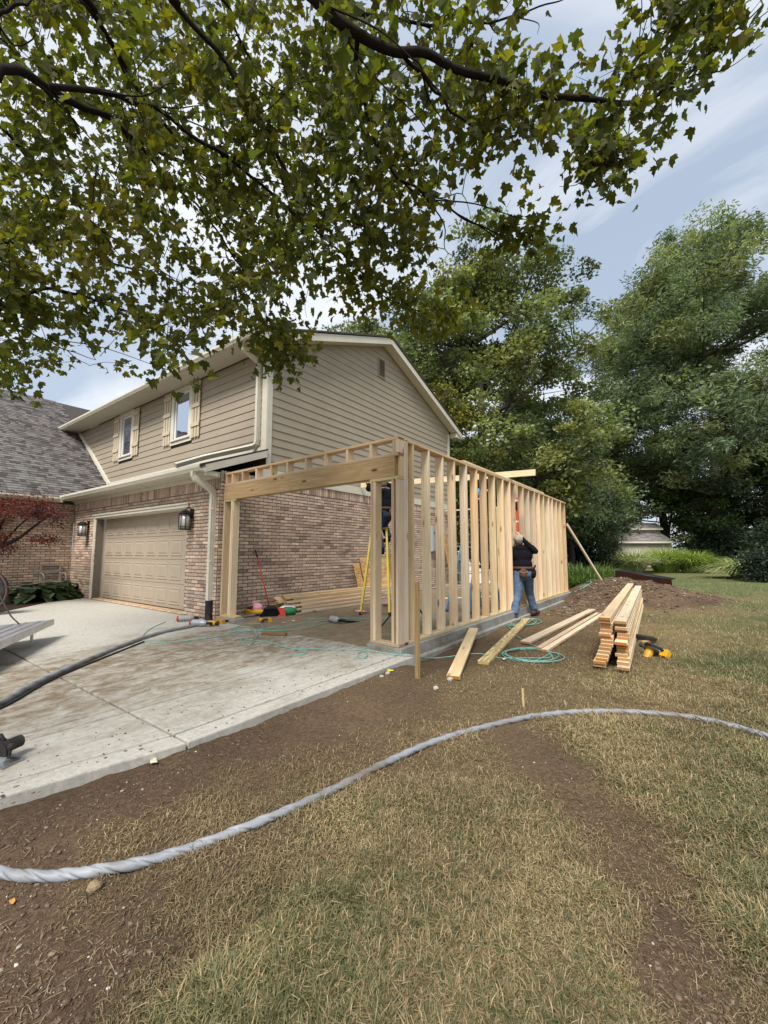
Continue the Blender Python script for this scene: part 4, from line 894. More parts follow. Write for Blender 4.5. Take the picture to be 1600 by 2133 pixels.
dpn=thing('dust_pan',(.62,1.2,0),'red dust pan standing behind the broom head','dust pan'); add('pan',MB().poly([(-.14,0,0),(.14,0,0),(.10,.04,.18),(-.10,.04,.18),(-.14,.05,0),(.14,.05,0),(.1,.06,.18),(-.1,.06,.18)],[(0,1,2,3),(7,6,5,4),(0,4,5,1),(1,5,6,2),(2,6,7,3),(3,7,4,0)]).mesh('pan',REDP),dpn,Matrix.Translation((.66,1.12,0))@Matrix.Rotation(R(40),4,'Z'))
gbx=thing('green_bag',(.62,1.42,0),'green and white plastic bag beside the broom','bag')
add('bag_body',MB().ball((0,0,.09),(.20,.11,.10),14,8).mesh('bag_body',GREENP,True),gbx,Matrix.Translation((.66,1.36,0))@Matrix.Rotation(R(55),4,'Z')); add('white_top',MB().ball((0,0,.15),(.19,.09,.055),14,8).mesh('white_top',WHITEP,True),gbx,Matrix.Translation((.62,1.38,0))@Matrix.Rotation(R(55),4,'Z'))
tb=thing('tool_heap',(.55,.55,0),'yellow cord and saw heaped against the wall left of the broom','tools')
c=G(520,1282,0)
for k in range(5):
    a=np.linspace(0,2*math.pi,25); r_=.16-.008*k; MB().tube([(c[0]-.05+r_*math.cos(x)+.02*math.sin(3*x+k),c[1]-.02+r_*math.sin(x),.02+.03*k+.012*math.sin(2*x+k)) for x in a],.012,6,False).to('cord_loop',YEL,tb,True)
add('saw_body',MB().tube([(-.15,0,.07),(-.05,0,.09),(.1,0,.09),(.2,0,.07)],[.045,.06,.06,.03],12).mesh('saw_body',YEL,True),tb,Matrix.Translation((c[0]+.2,c[1]+.05,0))@Matrix.Rotation(R(35),4,'Z'))
add('dark_grip',MB().tube([(-.12,.0,.15),(0,.02,.19),(.14,0,.14)],[.03,.034,.028],10).mesh('dark_grip',LEATH,True),tb,Matrix.Translation((c[0]+.08,c[1],0))@Matrix.Rotation(R(35),4,'Z'))
add('insulation_wad',mesh_py('insulation_wad',*(lambda b:(b.V,b.F))(MB().ball((c[0]+.08,c[1]+.12,.17),(.17,.12,.10),14,8)),PINK,True),None,label='pink insulation wad resting on the tool heap by the wall',cat='insulation')
c=G(804,1262,0); add('insulation_wad',mesh_py('insulation_wad',*(lambda b:(b.V,b.F))(MB().ball((c[0],c[1],.09),(.11,.10,.09),12,7)),PINK,True),None,label='pink insulation wad on the slab under the yellow ladder',cat='insulation')
c=G(752,1275,0); add('insulation_scrap',mesh_py('insulation_scrap',*(lambda b:(b.V,b.F))(MB().ball((c[0],c[1],.02),(.18,.10,.025),12,7)),PINK,True),None,label='flat pink insulation scrap lying on the wet slab',cat='insulation')
# tripod stand behind the corner post
tp=thing('tripod',(3.4,1.75,0),'black tripod stand on the wet slab behind the corner post','tripod')
apex=np.array([3.62,1.75,.58])
for a,b in ((3.36,1.14),(3.90,1.26),(3.66,2.4)): MB().tube([apex,((apex[0]+a)/2,(apex[1]+b)/2,.31),(a,b,.0)],[.018,.016,.013],8).to('leg',BLACKM,tp)
MB().tube([apex-(0,0,.05),apex+(0,0,.2)],.02,8).to('centre_post',BLACKM,tp); MB().tube([apex+(-.25,-.02,.2),apex+(.2,.0,.21)],.014,8).to('cross_handle',BLACKM,tp)
for a,b in ((3.36,1.14),(3.90,1.26)): 
    f=.45; MB().tube([apex+(np.array([a,b,0])-apex)*f,apex-(0,0,.2)],.008,6).to('strut',BLACKM,tp)
# white generator beyond the slab, cords
gp=G(962,1216,-.05); gq=G(1032,1216,-.05)
gn=thing('standby_generator',(gp[0],gp[1],-.1),'white boxy standby generator on a pad behind the house','generator')
dr=(gq-gp)/np.linalg.norm(gq-gp); az=math.atan2(dr[1],dr[0]); Lg=float(np.linalg.norm(gq-gp)); Mg=Matrix.Translation((gp[0],gp[1],-.1))@Matrix.Rotation(az,4,'Z')
def gput(nm,mb,mt): add(nm,mb.mesh(nm,mt),gn,Mg)
gput('cabinet',MB().box((0,0,.08),(Lg,.75,.92)),WHITEP); gput('lid',MB().prism([(-.04,.921),(Lg+.04,.921),(Lg+.02,1.06),(.0,1.06)],1,-.04,.79),WHITEP); gput('pad',MB().box((-.1,-.1,-.05),(Lg+.1,.85,.079)),CURB)
for k in range(9): gput('louver',MB().box((Lg*.62,-.012,.22+k*.06),(Lg*.92,-.001,.25+k*.06)),GREYP)
# ---------------------------------------------------------------- left edge: metal work table and dark cart
zt=.30; ta=G(-60,1362,zt); tb_=G(109,1290,zt)
tt=thing('metal_work_table',(ta[0],ta[1],0),'grey ribbed metal work table at the left edge of the driveway','table')
d_=(tb_-ta)/np.linalg.norm(tb_-ta); nrm_=np.array([-d_[1],d_[0],0]); 
if nrm_[0]>0: nrm_=-nrm_
Lt=float(np.linalg.norm(tb_-ta)); Mt=Matrix(((d_[0],nrm_[0],0,ta[0]),(d_[1],nrm_[1],0,ta[1]),(0,0,1,zt),(0,0,0,1)))
Ft=Matrix.Shear('XY',4,(0,0)) if False else Matrix.Identity(4)
def tput(nm,mb,mt): add(nm,mb.mesh(nm,mt),tt,Mt@Ft)
tput('table_top',MB().prism([(-.6,0),(Lt,0),(Lt-.95,1.6),(-.6,1.6)],2,-.03,-.006),ALU); tput('edge_rail',MB().box((-.6,-.03,-.085),(Lt,.0,.0)),STEEL)
for k in range(7): tput('rib',MB().box((-.6,.10+k*.14,-.005),(Lt-.16-k*.1,.14+k*.14,.008)),ALU)
for a,b in ((-.5,.1),(Lt-.5,.1),(-.5,.95),(Lt-.9,.95)): tput('leg',MB().tube([(a,b,-.03),(a,b,-zt)],.02,8),STEEL)
tput('clamp',MB().box((.55,.50,.008),(.68,.56,.05)).box((.72,.52,.008),(.80,.58,.06)),BLACKM)
tput('fence_rail',MB().box((-.55,.62,.008),(.5,.74,.06)),ALU)
add('wood_block',MB().box((-.30,.24,.009),(.12,.36,.05)).mesh('wood_block',PINE2),None,Mt,label='short wood block lying on the metal work table',cat='wood block')
cd=hose('power_cord',[(ta[0]-.9,ta[1]+.75,.9),tuple(G(0,1225,.85)),tuple(G(18,1275,.62)),tuple(G(40,1300,.52))],.009,CORD,'black cord hanging down to the metal work table','cord',6,6)
kx=D(-46,1258,9.2)
wh=thing('black_cart_wheel',(kx[0],kx[1],0),'big dark wheel with reddish rim at the left edge by the flower bed','wheel')
Mw=Matrix.Translation((kx[0],kx[1],.52))@Matrix.Rotation(AZ+R(20),4,'Z')@Matrix.Rotation(R(90),4,'X')
add('tyre',MB().lathe([(.30,-.09),(.46,-.10),(.52,-.06),(.535,0),(.52,.06),(.46,.10),(.30,.09)],40).mesh('tyre',RUBBER,True),wh,Mw)
add('rim_ring',MB().tube([(.52*math.cos(a),.52*math.sin(a),.075) for a in np.linspace(0,2*math.pi,41)],.022,8,False).mesh('rim_ring',plain('dull_red_rim',(.10,.05,.05),.6),True),wh,Mw)
add('hub',MB().lathe([(.49,-.05),(.49,.05),(.1,.08),(.05,.1)],24).mesh('hub',RUBBER),wh,Mw)
# scattered bits
TANROCK=plain('tan_stone',(.26,.19,.12),.9,0,.25,20,.5,.2)
for px,py,r,lab in ((938,1416,.035,'white rock chunk beside the end of the pale board'),(908,1434,.03,'flat white rock on the dirt near the stake'),(195,1862,.026,'rounded tan stone on the soil below the grey hose'),(808,1414,.03,'pale rock in the rubble at the driveway corner'),(795,1420,.022,'small pale rock beside the rubble at the driveway corner'),(1395,1355,.0,'')):
    if not r: continue
    p=G(px,py,-.1); z=float(gz(p[0],p[1])); m=MB().ball((0,0,0),(r*1.25,r,r*.8),9,6); m.V=[tuple(np.array(v)*(1+.25*(random.random()-.5))) for v in m.V]
    add('rock',m.mesh('rock',ROCK if r!=.026 else TANROCK,False),None,Matrix.Translation((p[0],p[1],z+r*.5))@Matrix.Rotation(random.random()*6,4,'Z'),label=lab,cat='rock')
PAPER=plain('dry_pale_leaf',(.60,.58,.42),.8,0,.2,30,.3,.2); ORL=plain('orange_dry_leaf',(.50,.24,.05),.8,0,.2,30,.3,.2)
def crumple(px,py,s,mat,lab,z=None):
    p=G(px,py,-.1); zz_=float(gz(p[0],p[1])) if z is None else z; n=9; V=[(0,0,.02*s*10)]; 
    for k in range(n): a=2*math.pi*k/n; r=s*(.6+.7*random.random()); V.append((r*math.cos(a),r*.6*math.sin(a),random.uniform(0,.35)*s))
    m=MB().poly(V,[(0,1+k,1+(k+1)%n) for k in range(n)]); add('dry_leaf',m.mesh('dry_leaf',mat,fix=False),None,Matrix.Translation((p[0],p[1],zz_+.012))@Matrix.Rotation(random.random()*6,4,'Z'),label=lab,cat='leaf')
crumple(320,1603,.045,PAPER,'pale crumpled leaf on the soil below the driveway edge')
crumple(690,1963,.022,PAPER,'pale torn leaf lying in the near grass')
crumple(24,1887,.018,ORL,'orange leaf on the soil at the left edge')
crumple(612,1306,.05,PAPER,'white paper scrap on the slab beside the hose',.005)
crumple(590,1310,.04,PAPER,'small white paper scrap left of the bigger scrap on the slab',.005)
crumple(812,1408,.05,plain('yellow_scrap',(.6,.5,.05),.7),'yellow wrapper scrap in the rubble at the driveway corner')
crumple(1050,1374,.05,PAPER,'white scrap lying beneath the coiled green hose')
crumple(1172,2080,.02,PAPER,'small grey chip in the grass near the bottom right')
# ---------------------------------------------------------------- people
def cap(m,p0,r0,p1,r1,n=12):
    p0=np.array(p0,float);p1=np.array(p1,float); d=p1-p0; Ln=np.linalg.norm(d)+1e-9; d/=Ln
    prof=[(-1,.02),(-.8,.6),(-.4,.92),(0,1)]
    pts=[p0+d*r0*a for a,_ in prof]+[p1-d*r1*a for a,_ in prof[::-1]]
    m.tube(pts,[r0*b for _,b in prof]+[r1*b for _,b in prof[::-1]],n); return m
def remesh(o,v,it=4):
    r=o.modifiers.new('skin_surface','REMESH'); r.mode='VOXEL'; r.voxel_size=v; r.use_smooth_shade=True
    s=o.modifiers.new('soften','SMOOTH'); s.factor=.5; s.iterations=it
def person(loc,az,sc,J,label,top,legs,boot,capm=None,hair=HAIR,vis=True):
    t=thing('person',loc,label,'person'); M=Matrix.Translation([float(v) for v in loc])@Matrix.Rotation(az,4,'Z')@Matrix.Scale(sc,4)
    def put(nm,m,mat,v=None,it=4,sm=True):
        o=add(nm,m.mesh(nm,mat,sm,fix=False),t,M)
        if v: remesh(o,v*sc,it)
        return o
    V=lambda k: np.array(J[k],float)
    pel,chs,nck,hd=V('pelvis'),V('chest'),V('neck'),V('head')
    hv=V('look'); hv/=np.linalg.norm(hv)                      # direction the face looks
    up=np.array([0,0,1.]); up=up-hv*(up@hv); up/=np.linalg.norm(up); rt=np.cross(hv,up)
    # body: one continuous surface (head, neck, trunk core, arms with hands, legs)
    b=MB(); cap(b,pel,.09,chs,.095); cap(b,chs,.09,nck,.05); cap(b,nck,.055,hd-hv*.01,.06)
    b.ball(tuple(hd+up*.02-hv*.012),(.090,.106,.112),14,10); b.ball(tuple(hd-up*.05+hv*.03),(.055,.058,.058),12,8)
    cap(b,hd+hv*.088-up*.005,.013,hd+hv*.105-up*.03,.016,8)                                   # nose
    cap(b,hd+hv*.083-up*.066+rt*.015,.008,hd+hv*.083-up*.066-rt*.015,.008,8)                  # lips
    for s in (-1,1):
        b.ball(tuple(hd+rt*s*.082-up*.008-hv*.01),(.018,.024,.030),8,6)
        k='R' if s>0 else 'L'; sh_,el,ha=V('sh'+k),V('el'+k),V('ha'+k)
        cap(b,chs+(sh_-chs)*.7,.055,sh_,.05); cap(b,sh_,.05,el,.04); cap(b,el,.04,ha,.027)
        fd=V('fd'+k); fd/=np.linalg.norm(fd); fn=V('fn'+k); fn=fn-fd*(fn@fd); fn/=np.linalg.norm(fn); fs=np.cross(fd,fn)
        pm=ha+fd*.05; cap(b,ha,.027,pm+fs*.018,.024); cap(b,ha,.026,pm-fs*.018,.024)
        for q,(o_,l_) in enumerate(((-.033,.062),(-.011,.074),(.011,.072),(.031,.056))):      # four fingers curling towards fn
            a=pm+fd*.028+fs*o_; c=a+(fd*.75+fn*.65)*l_*.5; e=c+(fd*.1+fn*1.0)*l_*.5
            cap(b,a,.0105,c,.0098,8); cap(b,c,.0095,e,.0085,8)
        th=ha+fd*.025+fs*(-.03); c=th+(fd*.4-fs*.6+fn*.5)*.045; e=c+(fd*.7+fn*.6)*.035
        cap(b,th,.014,c,.012,8); cap(b,c,.0115,e,.0095,8)
        cap(b,pel+(V('hip'+k)-pel)*.5,.1,V('hip'+k),.08); cap(b,V('hip'+k),.078,V('kn'+k),.055); cap(b,V('kn'+k),.052,V('an'+k),.036)
    put('body',b,SKIN,.009,3)
    for s in (-1,1): put('eye',MB().ball(tuple(hd+hv*.079+up*.012+rt*s*.032),.011,8,6),WHITEP)
    # hooded top
    c=MB(); mid=pel+(chs-pel)*.45
    for p_,r_ in ((pel+np.array([0,0,.05]),(.185,.14,.12)),(mid,(.205,.155,.16)),(chs,(.23,.155,.18)),(chs+np.array([0,0,.10]),(.19,.125,.09))): c.ball(tuple(p_),r_,16,10)
    for k in 'LR':
        sh_,el,ha=V('sh'+k),V('el'+k),V('ha'+k); cap(c,chs+np.array([0,0,.06]),.11,sh_,.085); cap(c,sh_,.083,el,.064); cap(c,el,.063,ha-(ha-el)*.08,.043)
        for f in (.3,.55,.8): q_=el+(ha-el)*f; c.ball(tuple(q_),.055,10,6)
    c.ball(tuple(nck-np.array([0,.06,.03])),(.13,.08,.07),14,8); cap(c,nck+np.array([-.07,-.01,-.02]),.045,nck+np.array([.07,-.01,-.02]),.045)
    put('hooded_top',c,top,.016,5)
    # trousers
    c=MB(); c.ball(tuple(pel),(.175,.135,.12),16,10); c.ball(tuple(pel-np.array([0,.04,.06])),(.16,.12,.10),14,8)
    for k in 'LR':
        h_,kn,an=V('hip'+k),V('kn'+k),V('an'+k); cap(c,h_,.125,kn,.092); cap(c,kn,.088,an+np.array([0,0,.05]),.078); c.ball(tuple(an+np.array([0,-.01,.05])),(.088,.09,.035),12,6); c.ball(tuple(kn+(an-kn)*.75),(.088,.09,.03),12,6); c.ball(tuple(kn+(an-kn)*.1),(.098,.10,.045),12,6)
    put('trousers',c,legs,.016,4)
    for k in 'LR':
        an=V('an'+k); d=V('ft'+k); d/=np.linalg.norm(d); c=MB(); cap(c,an+np.array([0,0,.03]),.062,an-np.array([0,0,.04]),.062); cap(c,an-np.array([0,0,.04])-d*.03,.055,an+d*.17-np.array([0,0,.05]),.05)
        cap(c,an-np.array([0,0,.07])-d*.05,.03,an+d*.17-np.array([0,0,.07]),.032); put('boot',c,boot,.012,2)
    # hair or cap
    c=MB(); c.ball(tuple(hd+up*.022-hv*.028),(.097,.108,.109),14,10); put('hair',c,hair,.012,2)
    if capm:
        c=MB(); c.ball(tuple(hd+up*.045-hv*.012),(.112,.120,.10),16,10); cap(c,hd+up*.04+hv*.07-rt*.05,.016,hd+up*.04+hv*.07+rt*.05,.016); cap(c,hd+up*.03+hv*.13-rt*.035,.010,hd+up*.03+hv*.13+rt*.035,.010); cap(c,hd+up*.035+hv*.08,.02,hd+up*.03+hv*.13,.010)
        put('cap',c,capm,.010,2)
    # tool belt
    c=MB(); n=24; P=[(pel[0]+.195*math.cos(a),pel[1]+.155*math.sin(a)-.005,pel[2]+.075) for a in np.linspace(0,2*math.pi,n+1)]
    V_,F_=tube_vf(P,.026,6,False); c.poly([(x,y,pel[2]+.075+(z-pel[2]-.075)*1.2) for x,y,z in V_],F_); bt_=put('tool_belt',c,LEATH)
    for x,y,w_,h_,mt in J.get('pouches',((.0,-.185,.085,.20,LEATH),(.20,-.06,.06,.20,BLACKC),(-.21,-.04,.05,.18,BLACKC))):
        c=MB(); c.ball((pel[0]+x,pel[1]+y,pel[2]-.02),(w_,.055,h_*.5),12,8); c.ball((pel[0]+x,pel[1]+y*1.05,pel[2]-.06),(w_*.9,.065,h_*.36),12,8)
        o=add('pouch',c.mesh('pouch',mt,True,fix=False),bt_,M); remesh(o,.014*sc,2)
        o=add('pouch_rim',MB().tube([(pel[0]+x+w_*.9*math.cos(a),pel[1]+y*1.12+.04*math.sin(a)-.005,pel[2]+.0+.02*math.cos(2*a)) for a in np.linspace(0,2*math.pi,17)],.009,6,False).mesh('pouch_rim',STAKEW if mt is LEATH else RUBBER,True),bt_,M)
        if mt is BLACKC: add('tool_handle',MB().tube([(pel[0]+x,pel[1]+y,pel[2]+.0),(pel[0]+x*1.2,pel[1]+y,pel[2]+.14)],[.014,.018],8).mesh('tool_handle',RUBBER),bt_,M)
    return t,M
BASEJ=dict(pelvis=(0,0,.95),chest=(0,.03,1.27),neck=(0,.03,1.46),head=(0,.06,1.60),look=(0,1,0),shL=(-.2,.03,1.40),shR=(.2,.03,1.40),
 hipL=(-.095,0,.92),hipR=(.095,0,.92),knL=(-.12,.04,.51),knR=(.12,.04,.51),anL=(-.13,0,.11),anR=(.13,0,.11),ftL=(-.25,1,0),ftR=(.25,1,0))
# the level first: he holds it
lv0=OX(1083,1212,4.80); lv1=OX(1076,1037,4.80); yl=float((lv0[1]+lv1[1])/2)
lev=thing('spirit_level',(4.80,yl,.7),'long orange red spirit level held upright against a stud','level'); XLv=4.715
lvx,lvy=4.715,float(OX(1078,1080,4.715)[1]); zt_=float(OX(1075,1037,4.715)[2]); zb_=float(OX(1083,1215,4.715)[2])
blk('level_body',(lvx-.018,lvy-.05,zb_),(lvx+.018,lvy+.05,zt_),ORNG,lev,.006)
for f in (.02,.30,.72,.97):
    z_=zb_+(zt_-zb_)*f; blk('vial_window',(lvx+.0185,lvy-.03,z_-.02),(lvx+.022,lvy+.03,z_+.02),WHITEP,lev,.001); blk('vial_window',(lvx-.025,lvy-.052,z_-.02),(lvx+.012,lvy-.0505,z_+.02),WHITEP,lev,.0005)
for f in (.1,.5,.9): z_=zb_+(zt_-zb_)*f; blk('edge_rail',(lvx-.022,lvy-.06,z_-.1),(lvx+.022,lvy-.0505,z_+.1),BLACKM,lev,.001)
f1=G(1072,1290,-.115); f2=G(1112,1282,-.115); base=np.array([(f1[0]+f2[0])/2,(f1[1]+f2[1])/2,-.13]); SCP=1.13; azm=R(20)
def loc(W,base=base,az=azm,sc=SCP):
    d=np.array(W,float)-base; c,s=math.cos(az),math.sin(az); return ((d[0]*c+d[1]*s)/sc,(-d[0]*s+d[1]*c)/sc,d[2]/sc)
J=dict(BASEJ); a1=loc((f1[0],f1[1],0)); a2=loc((f2[0],f2[1],0))
pz=(.0,-.03,.95)
J.update(pelvis=pz,chest=(-.02,.0,1.28),neck=(-.03,.0,1.465),head=(-.05,-.035,1.60),look=(.35,.75,.62),anL=(a1[0],a1[1],.10),anR=(a2[0],a2[1],.12),knL=(a1[0]*.6,a1[1]*.5+.05,.52),knR=(a2[0]*.6,a2[1]*.6+.05,.52),hipL=(-.10,-.03,.92),hipR=(.09,-.03,.92),
 shL=(-.22,.02,1.40),shR=(.18,.02,1.43),ftL=(-.4,1,0),ftR=(.6,.9,0))
hr=loc((lvx+.05,lvy-.075,1.78)); hl=loc((lvx+.06,lvy-.075,1.18))
J.update(haR=hr,elR=(.25,hr[1]*.55,1.37),haL=hl,elL=(-.30,.12,1.18),fdR=(-.25,.35,.9),fnR=(-.6,.7,0),fdL=(.3,.9,.1),fnL=(.6,.3,0))
person(base,azm,SCP,J,'worker in black hoodie, jeans and camouflage cap holding a level to the studs',BLACKC,DENIM,BOOT,CAMO)
# worker on the yellow ladder, seen between the corner posts
J2=dict(BASEJ); J2.update(pelvis=(0,0,.93),chest=(.02,.10,1.26),neck=(.02,.14,1.44),head=(.02,.19,1.57),look=(.1,1,.15),knL=(-.14,.16,.54),anL=(-.13,.02,.12),knR=(.12,.26,.70),anR=(.12,.10,.38),
 elR=(.34,.20,1.56),haR=(.24,.42,1.66),elL=(-.30,.26,1.45),haL=(-.12,.48,1.60),fdR=(-.2,.8,.5),fnR=(0,.3,-1),fdL=(.2,.8,.5),fnL=(0,.3,-1))
person((2.20,3.0,1.32),R(75),1.1,J2,'worker in dark clothes on the yellow ladder behind the corner post',BLACKC,NAVYC,BLACKC,None)
J3=dict(BASEJ); J3.update(chest=(0,.05,1.28),head=(0,.08,1.60),look=(0,1,.1),elR=(.36,.22,1.50),haR=(.34,.46,1.72),elL=(-.30,.25,1.50),haL=(-.2,.45,1.72),fdR=(0,.7,.7),fnR=(0,.3,-1),fdL=(0,.7,.7),fnL=(0,.3,-1))
person((3.90,4.42,.98),R(-20),1.13,J3,'worker in dark clothes and blue cap on the blue ladder inside the studs',BLACKC,NAVYC,BLACKC,BLUECAP)
# ---------------------------------------------------------------- planting, shed, mound plate
bed=MB().prism([(-8.4,-.03),(-7.76,-.06),(-4.05,-3.25),(-4.35,-7.4),(-8.4,-7.4)],2,-.12,-.005).to('flower_bed',SOILM,kind='structure')
def blades(n,base,spread,hgt,w,cols,droop=.6,rng=RNG,upright=.5):
    """arching blades: 3 segments each"""
    b=np.array(base); P=np.zeros((n,3)); r=np.sqrt(rng.random(n))*spread[0]; a=rng.random(n)*2*math.pi
    P[:,0]=b[0]+r*np.cos(a); P[:,1]=b[1]+r*np.sin(a)*spread[1]; P[:,2]=b[2]
    da=a+rng.normal(0,.7,n); lean=(.25+.75*rng.random(n))*upright; h=hgt*(.55+.5*rng.random(n))
    out=np.stack([np.cos(da),np.sin(da),0*da],-1); sd_=np.stack([-np.sin(da),np.cos(da),0*da],-1)*w
    V=[];ts=(0,.4,.75,1.0)
    for t_ in ts:
        c=P+out*(h*lean*t_*(.4+.9*t_))[:,None]+np.array([0,0,1.])*(h*(t_-droop*lean*t_**3*.75))[:,None]
        k=(1-.92*t_**2)*(1 if t_ else .7); V+=[c-sd_*k,c+sd_*k]
    V=np.stack(V,1); F=np.array([(0,1,3,2),(2,3,5,4),(4,5,7,6)]); Fq=(F[None]+(np.arange(n)*8)[:,None,None]).reshape(-1,4)
    ci=rng.integers(0,len(cols),n); C=np.repeat(np.array(cols)[ci]*(1+.35*(rng.random((n,1))-.5)),8,axis=0)
    return V.reshape(-1,3),Fq,C
def clump(name,pos,spread,h,w,n,cols,label,cat,droop=.6,upright=.5,group=None):
    V,F,C=blades(n,pos,spread,h,w,cols,droop,RNG,upright); return add(name,mesh_np(name,V,F,GRASSM,C),label=label,cat=cat,group=group)
def at(px,py,z=-.1): q=G(px,py,z); return (q[0],q[1],z)
clump('ornamental_grass',at(1320,1194),(.55,1),2.15,.03,1500,[(.60,.62,.42),(.44,.50,.25),(.32,.40,.17)],'pale variegated ornamental grass in front of the shed','ornamental grass',.85,.95)
clump('ornamental_grass',at(1388,1192),(.75,1),2.3,.03,1800,[(.33,.44,.09),(.26,.36,.08),(.40,.50,.13)],'tall bright green ornamental grass right of the pale grass','ornamental grass',.8,.85)
clump('ornamental_grass',at(1443,1193),(.6,1),2.1,.03,1500,[(.30,.41,.09),(.24,.33,.08),(.36,.45,.13)],'bright green ornamental grass nearest the dark hedge','ornamental grass',.85,.95)
clump('ornamental_grass',at(1550,1205),(.5,1),1.75,.025,1400,[(.50,.54,.28),(.38,.43,.17),(.28,.35,.12)],'pale ornamental grass at the far right beside the dark shrub','ornamental grass',1.0,1.2)
gl=[(.12,.20,.05),(.09,.15,.04),(.16,.24,.06)]
clump('daylily_clump',(4.1,13.2,-.1),(1.0,1.2),.9,.02,900,gl,'green strappy daylily clump just past the end of the stud wall','plant',.7,.7,'strappy plants past the wall')
clump('daylily_clump',(4.45,14.8,-.1),(1.0,1.0),1.2,.02,900,gl,'taller strappy clump behind the brace foot','plant',.6,.6,'strappy plants past the wall')
clump('daylily_clump',(3.6,12.4,-.1),(.8,1.0),.8,.03,600,[(.16,.26,.05),(.12,.20,.045)],'low lime green clump at the far end of the curb','plant',.9,.9,'strappy plants past the wall')
clump('daylily_clump',(2.4,13.6,-.1),(1.2,1.0),.9,.02,700,gl,'strappy clump seen through the studs beside the generator','plant',.7,.7,'strappy plants past the wall')
# hosta with big leaves
hv=np.array([(0,0,0),(.25,-.30,.05),(.25,.30,.05),(.25,0,.0),(.6,-.36,.07),(.6,.36,.07),(.6,0,.02),(.88,-.16,.0),(.88,.16,.0),(1,0,-.08)],float)
hf=[(0,1,3),(0,3,2),(1,4,6,3),(3,6,5,2),(4,7,9,6),(6,9,8,5)]
hm=[]
for k in range(5):
    me=mesh_py('leaf',hv,hf,LEAFB,True); a=me.attributes.new('col','FLOAT_COLOR','POINT'); cc=np.array([(.055,.095,.04),(.04,.075,.03),(.075,.12,.05),(.035,.06,.028),(.10,.14,.075)][k]); a.data.foreach_set('color',np.tile([*cc,1],(10,1)).astype(np.float32).ravel()); hm.append(me)
hl_=0
def hosta(px,py,nl,rad,label):
    p=G(px,py,.0); t=thing('hosta_plant',(p[0],p[1],0),label,'plant')
    for k in range(nl):
        a=random.random()*6.283; r=random.random()**.6*rad; s=random.uniform(.26,.42); tilt=random.uniform(-.1,.65)+r*.4
        M=Matrix.Translation((p[0]+r*math.cos(a),p[1]+r*math.sin(a)*1.0,.10+.38*(1-(r/rad)**2)+random.uniform(-.06,.06)))@Matrix.Rotation(a+random.uniform(-.5,.5),4,'Z')@Matrix.Rotation(tilt,4,'Y')@Matrix.Rotation(random.uniform(-.4,.4),4,'X')@Matrix.Scale(s,4)
        add('leaf',random.choice(hm),t,M)
hosta(78,1251,110,.62,'left hosta mound with broad green leaves by the brick wing')
hosta(118,1247,90,.5,'right hosta mound with broad green leaves near the garage corner')
# old garden chair behind the hostas
gc=thing('garden_chair',(-8.0,-.55,0),'old pale garden chair standing behind the hostas','chair')
cx,cy=-8.05,-.55
CHW=plain('weathered_chair_wood',(.30,.26,.23),.8,0,.3,12,.4,.2)
for s in (-1,1):
    MB().bar((cx+.25,cy+s*.24,0),(cx+.22,cy+s*.24,.5),.04,.05,(0,1,0)).to('leg',CHW,gc); MB().bar((cx-.18,cy+s*.23,0),(cx-.30,cy+s*.25,1.02),.04,.045,(0,1,0)).to('back_post',CHW,gc)
    MB().tube(smooth_path([(cx-.25,cy+s*.26,.72),(cx,cy+s*.28,.74),(cx+.2,cy+s*.28,.68),(cx+.25,cy+s*.26,.48)],5),.02,8).to('arm',CHW,gc)
MB().bar((cx-.30,cy-.26,1.0),(cx-.30,cy+.26,1.0),.04,.07).to('top_rail',CHW,gc); MB().bar((cx-.27,cy-.26,.80),(cx-.27,cy+.26,.80),.03,.10).to('back_rail',CHW,gc)
for k in range(5): MB().bar((cx-.18+k*.1,cy-.25,.48),(cx-.18+k*.1,cy+.25,.48),.08,.02).to('seat_slat',CHW,gc)
# shed far down the lawn
rx=np.array([_c,_s,0]); ry=np.array([-_s,_c,0]); s0=at(1291,1184); SHW=plain('shed_siding',(.36,.32,.255),.8,0,.2,4,.2,.2)
shd=thing('garden_shed',s0,'small tan garden shed with a two level grey shingle roof','shed'); Ms=Matrix(((rx[0],ry[0],0,s0[0]),(rx[1],ry[1],0,s0[1]),(0,0,1.15,.0),(0,0,0,1)))
WS=4.9; H1=2.05; SHROOF=plain('shed_roof_felt',(.23,.215,.20),.95,0,.3,6,.4,.1)
def sput(nm,mb,mt,sm=False): return add(nm,mb.mesh(nm,mt,sm),shd,Ms)
for k in range(10): sput('siding_plank',MB().box((0,-.02+.004*(k%2),k*.205),(WS,.0,k*.205+.2)),SHW)
sput('side_wall',MB().prism([(.0,0),(3.4,0),(3.4,2.0),(2.1,3.55),(1.5,3.2),(1.5,2.75),(0,2.05)],0,WS-.02,WS+.06),SHW); sput('side_wall',MB().prism([(.0,0),(3.4,0),(3.4,2.0),(2.1,3.4),(1.5,3.2),(1.5,2.75),(0,2.05)],0,-.06,.02),SHW)
sput('clerestory_wall',MB().box((1.9,1.45,2.6),(WS-.1,1.5,3.15)),SHW)
sput('lower_roof',MB().prism([(-.30,1.98),(1.48,2.72),(1.48,2.80),(-.30,2.06)],0,-.2,WS+.1),SHROOF); sput('upper_roof',MB().prism([(1.2,3.10),(2.2,3.60),(3.7,1.9),(3.7,2.0),(2.2,3.70),(1.2,3.20)],0,1.75,WS+.12),SHROOF)
sput('eave_trim',MB().box((-.2,-.34,1.93),(WS+.1,-.305,2.07)),TRIM); sput('eave_trim',MB().box((1.75,1.15,3.06),(WS+.12,1.19,3.18)),TRIM); sput('corner_trim',MB().box((WS-.12,-.03,0),(WS,-.021,2.0)),TRIM)
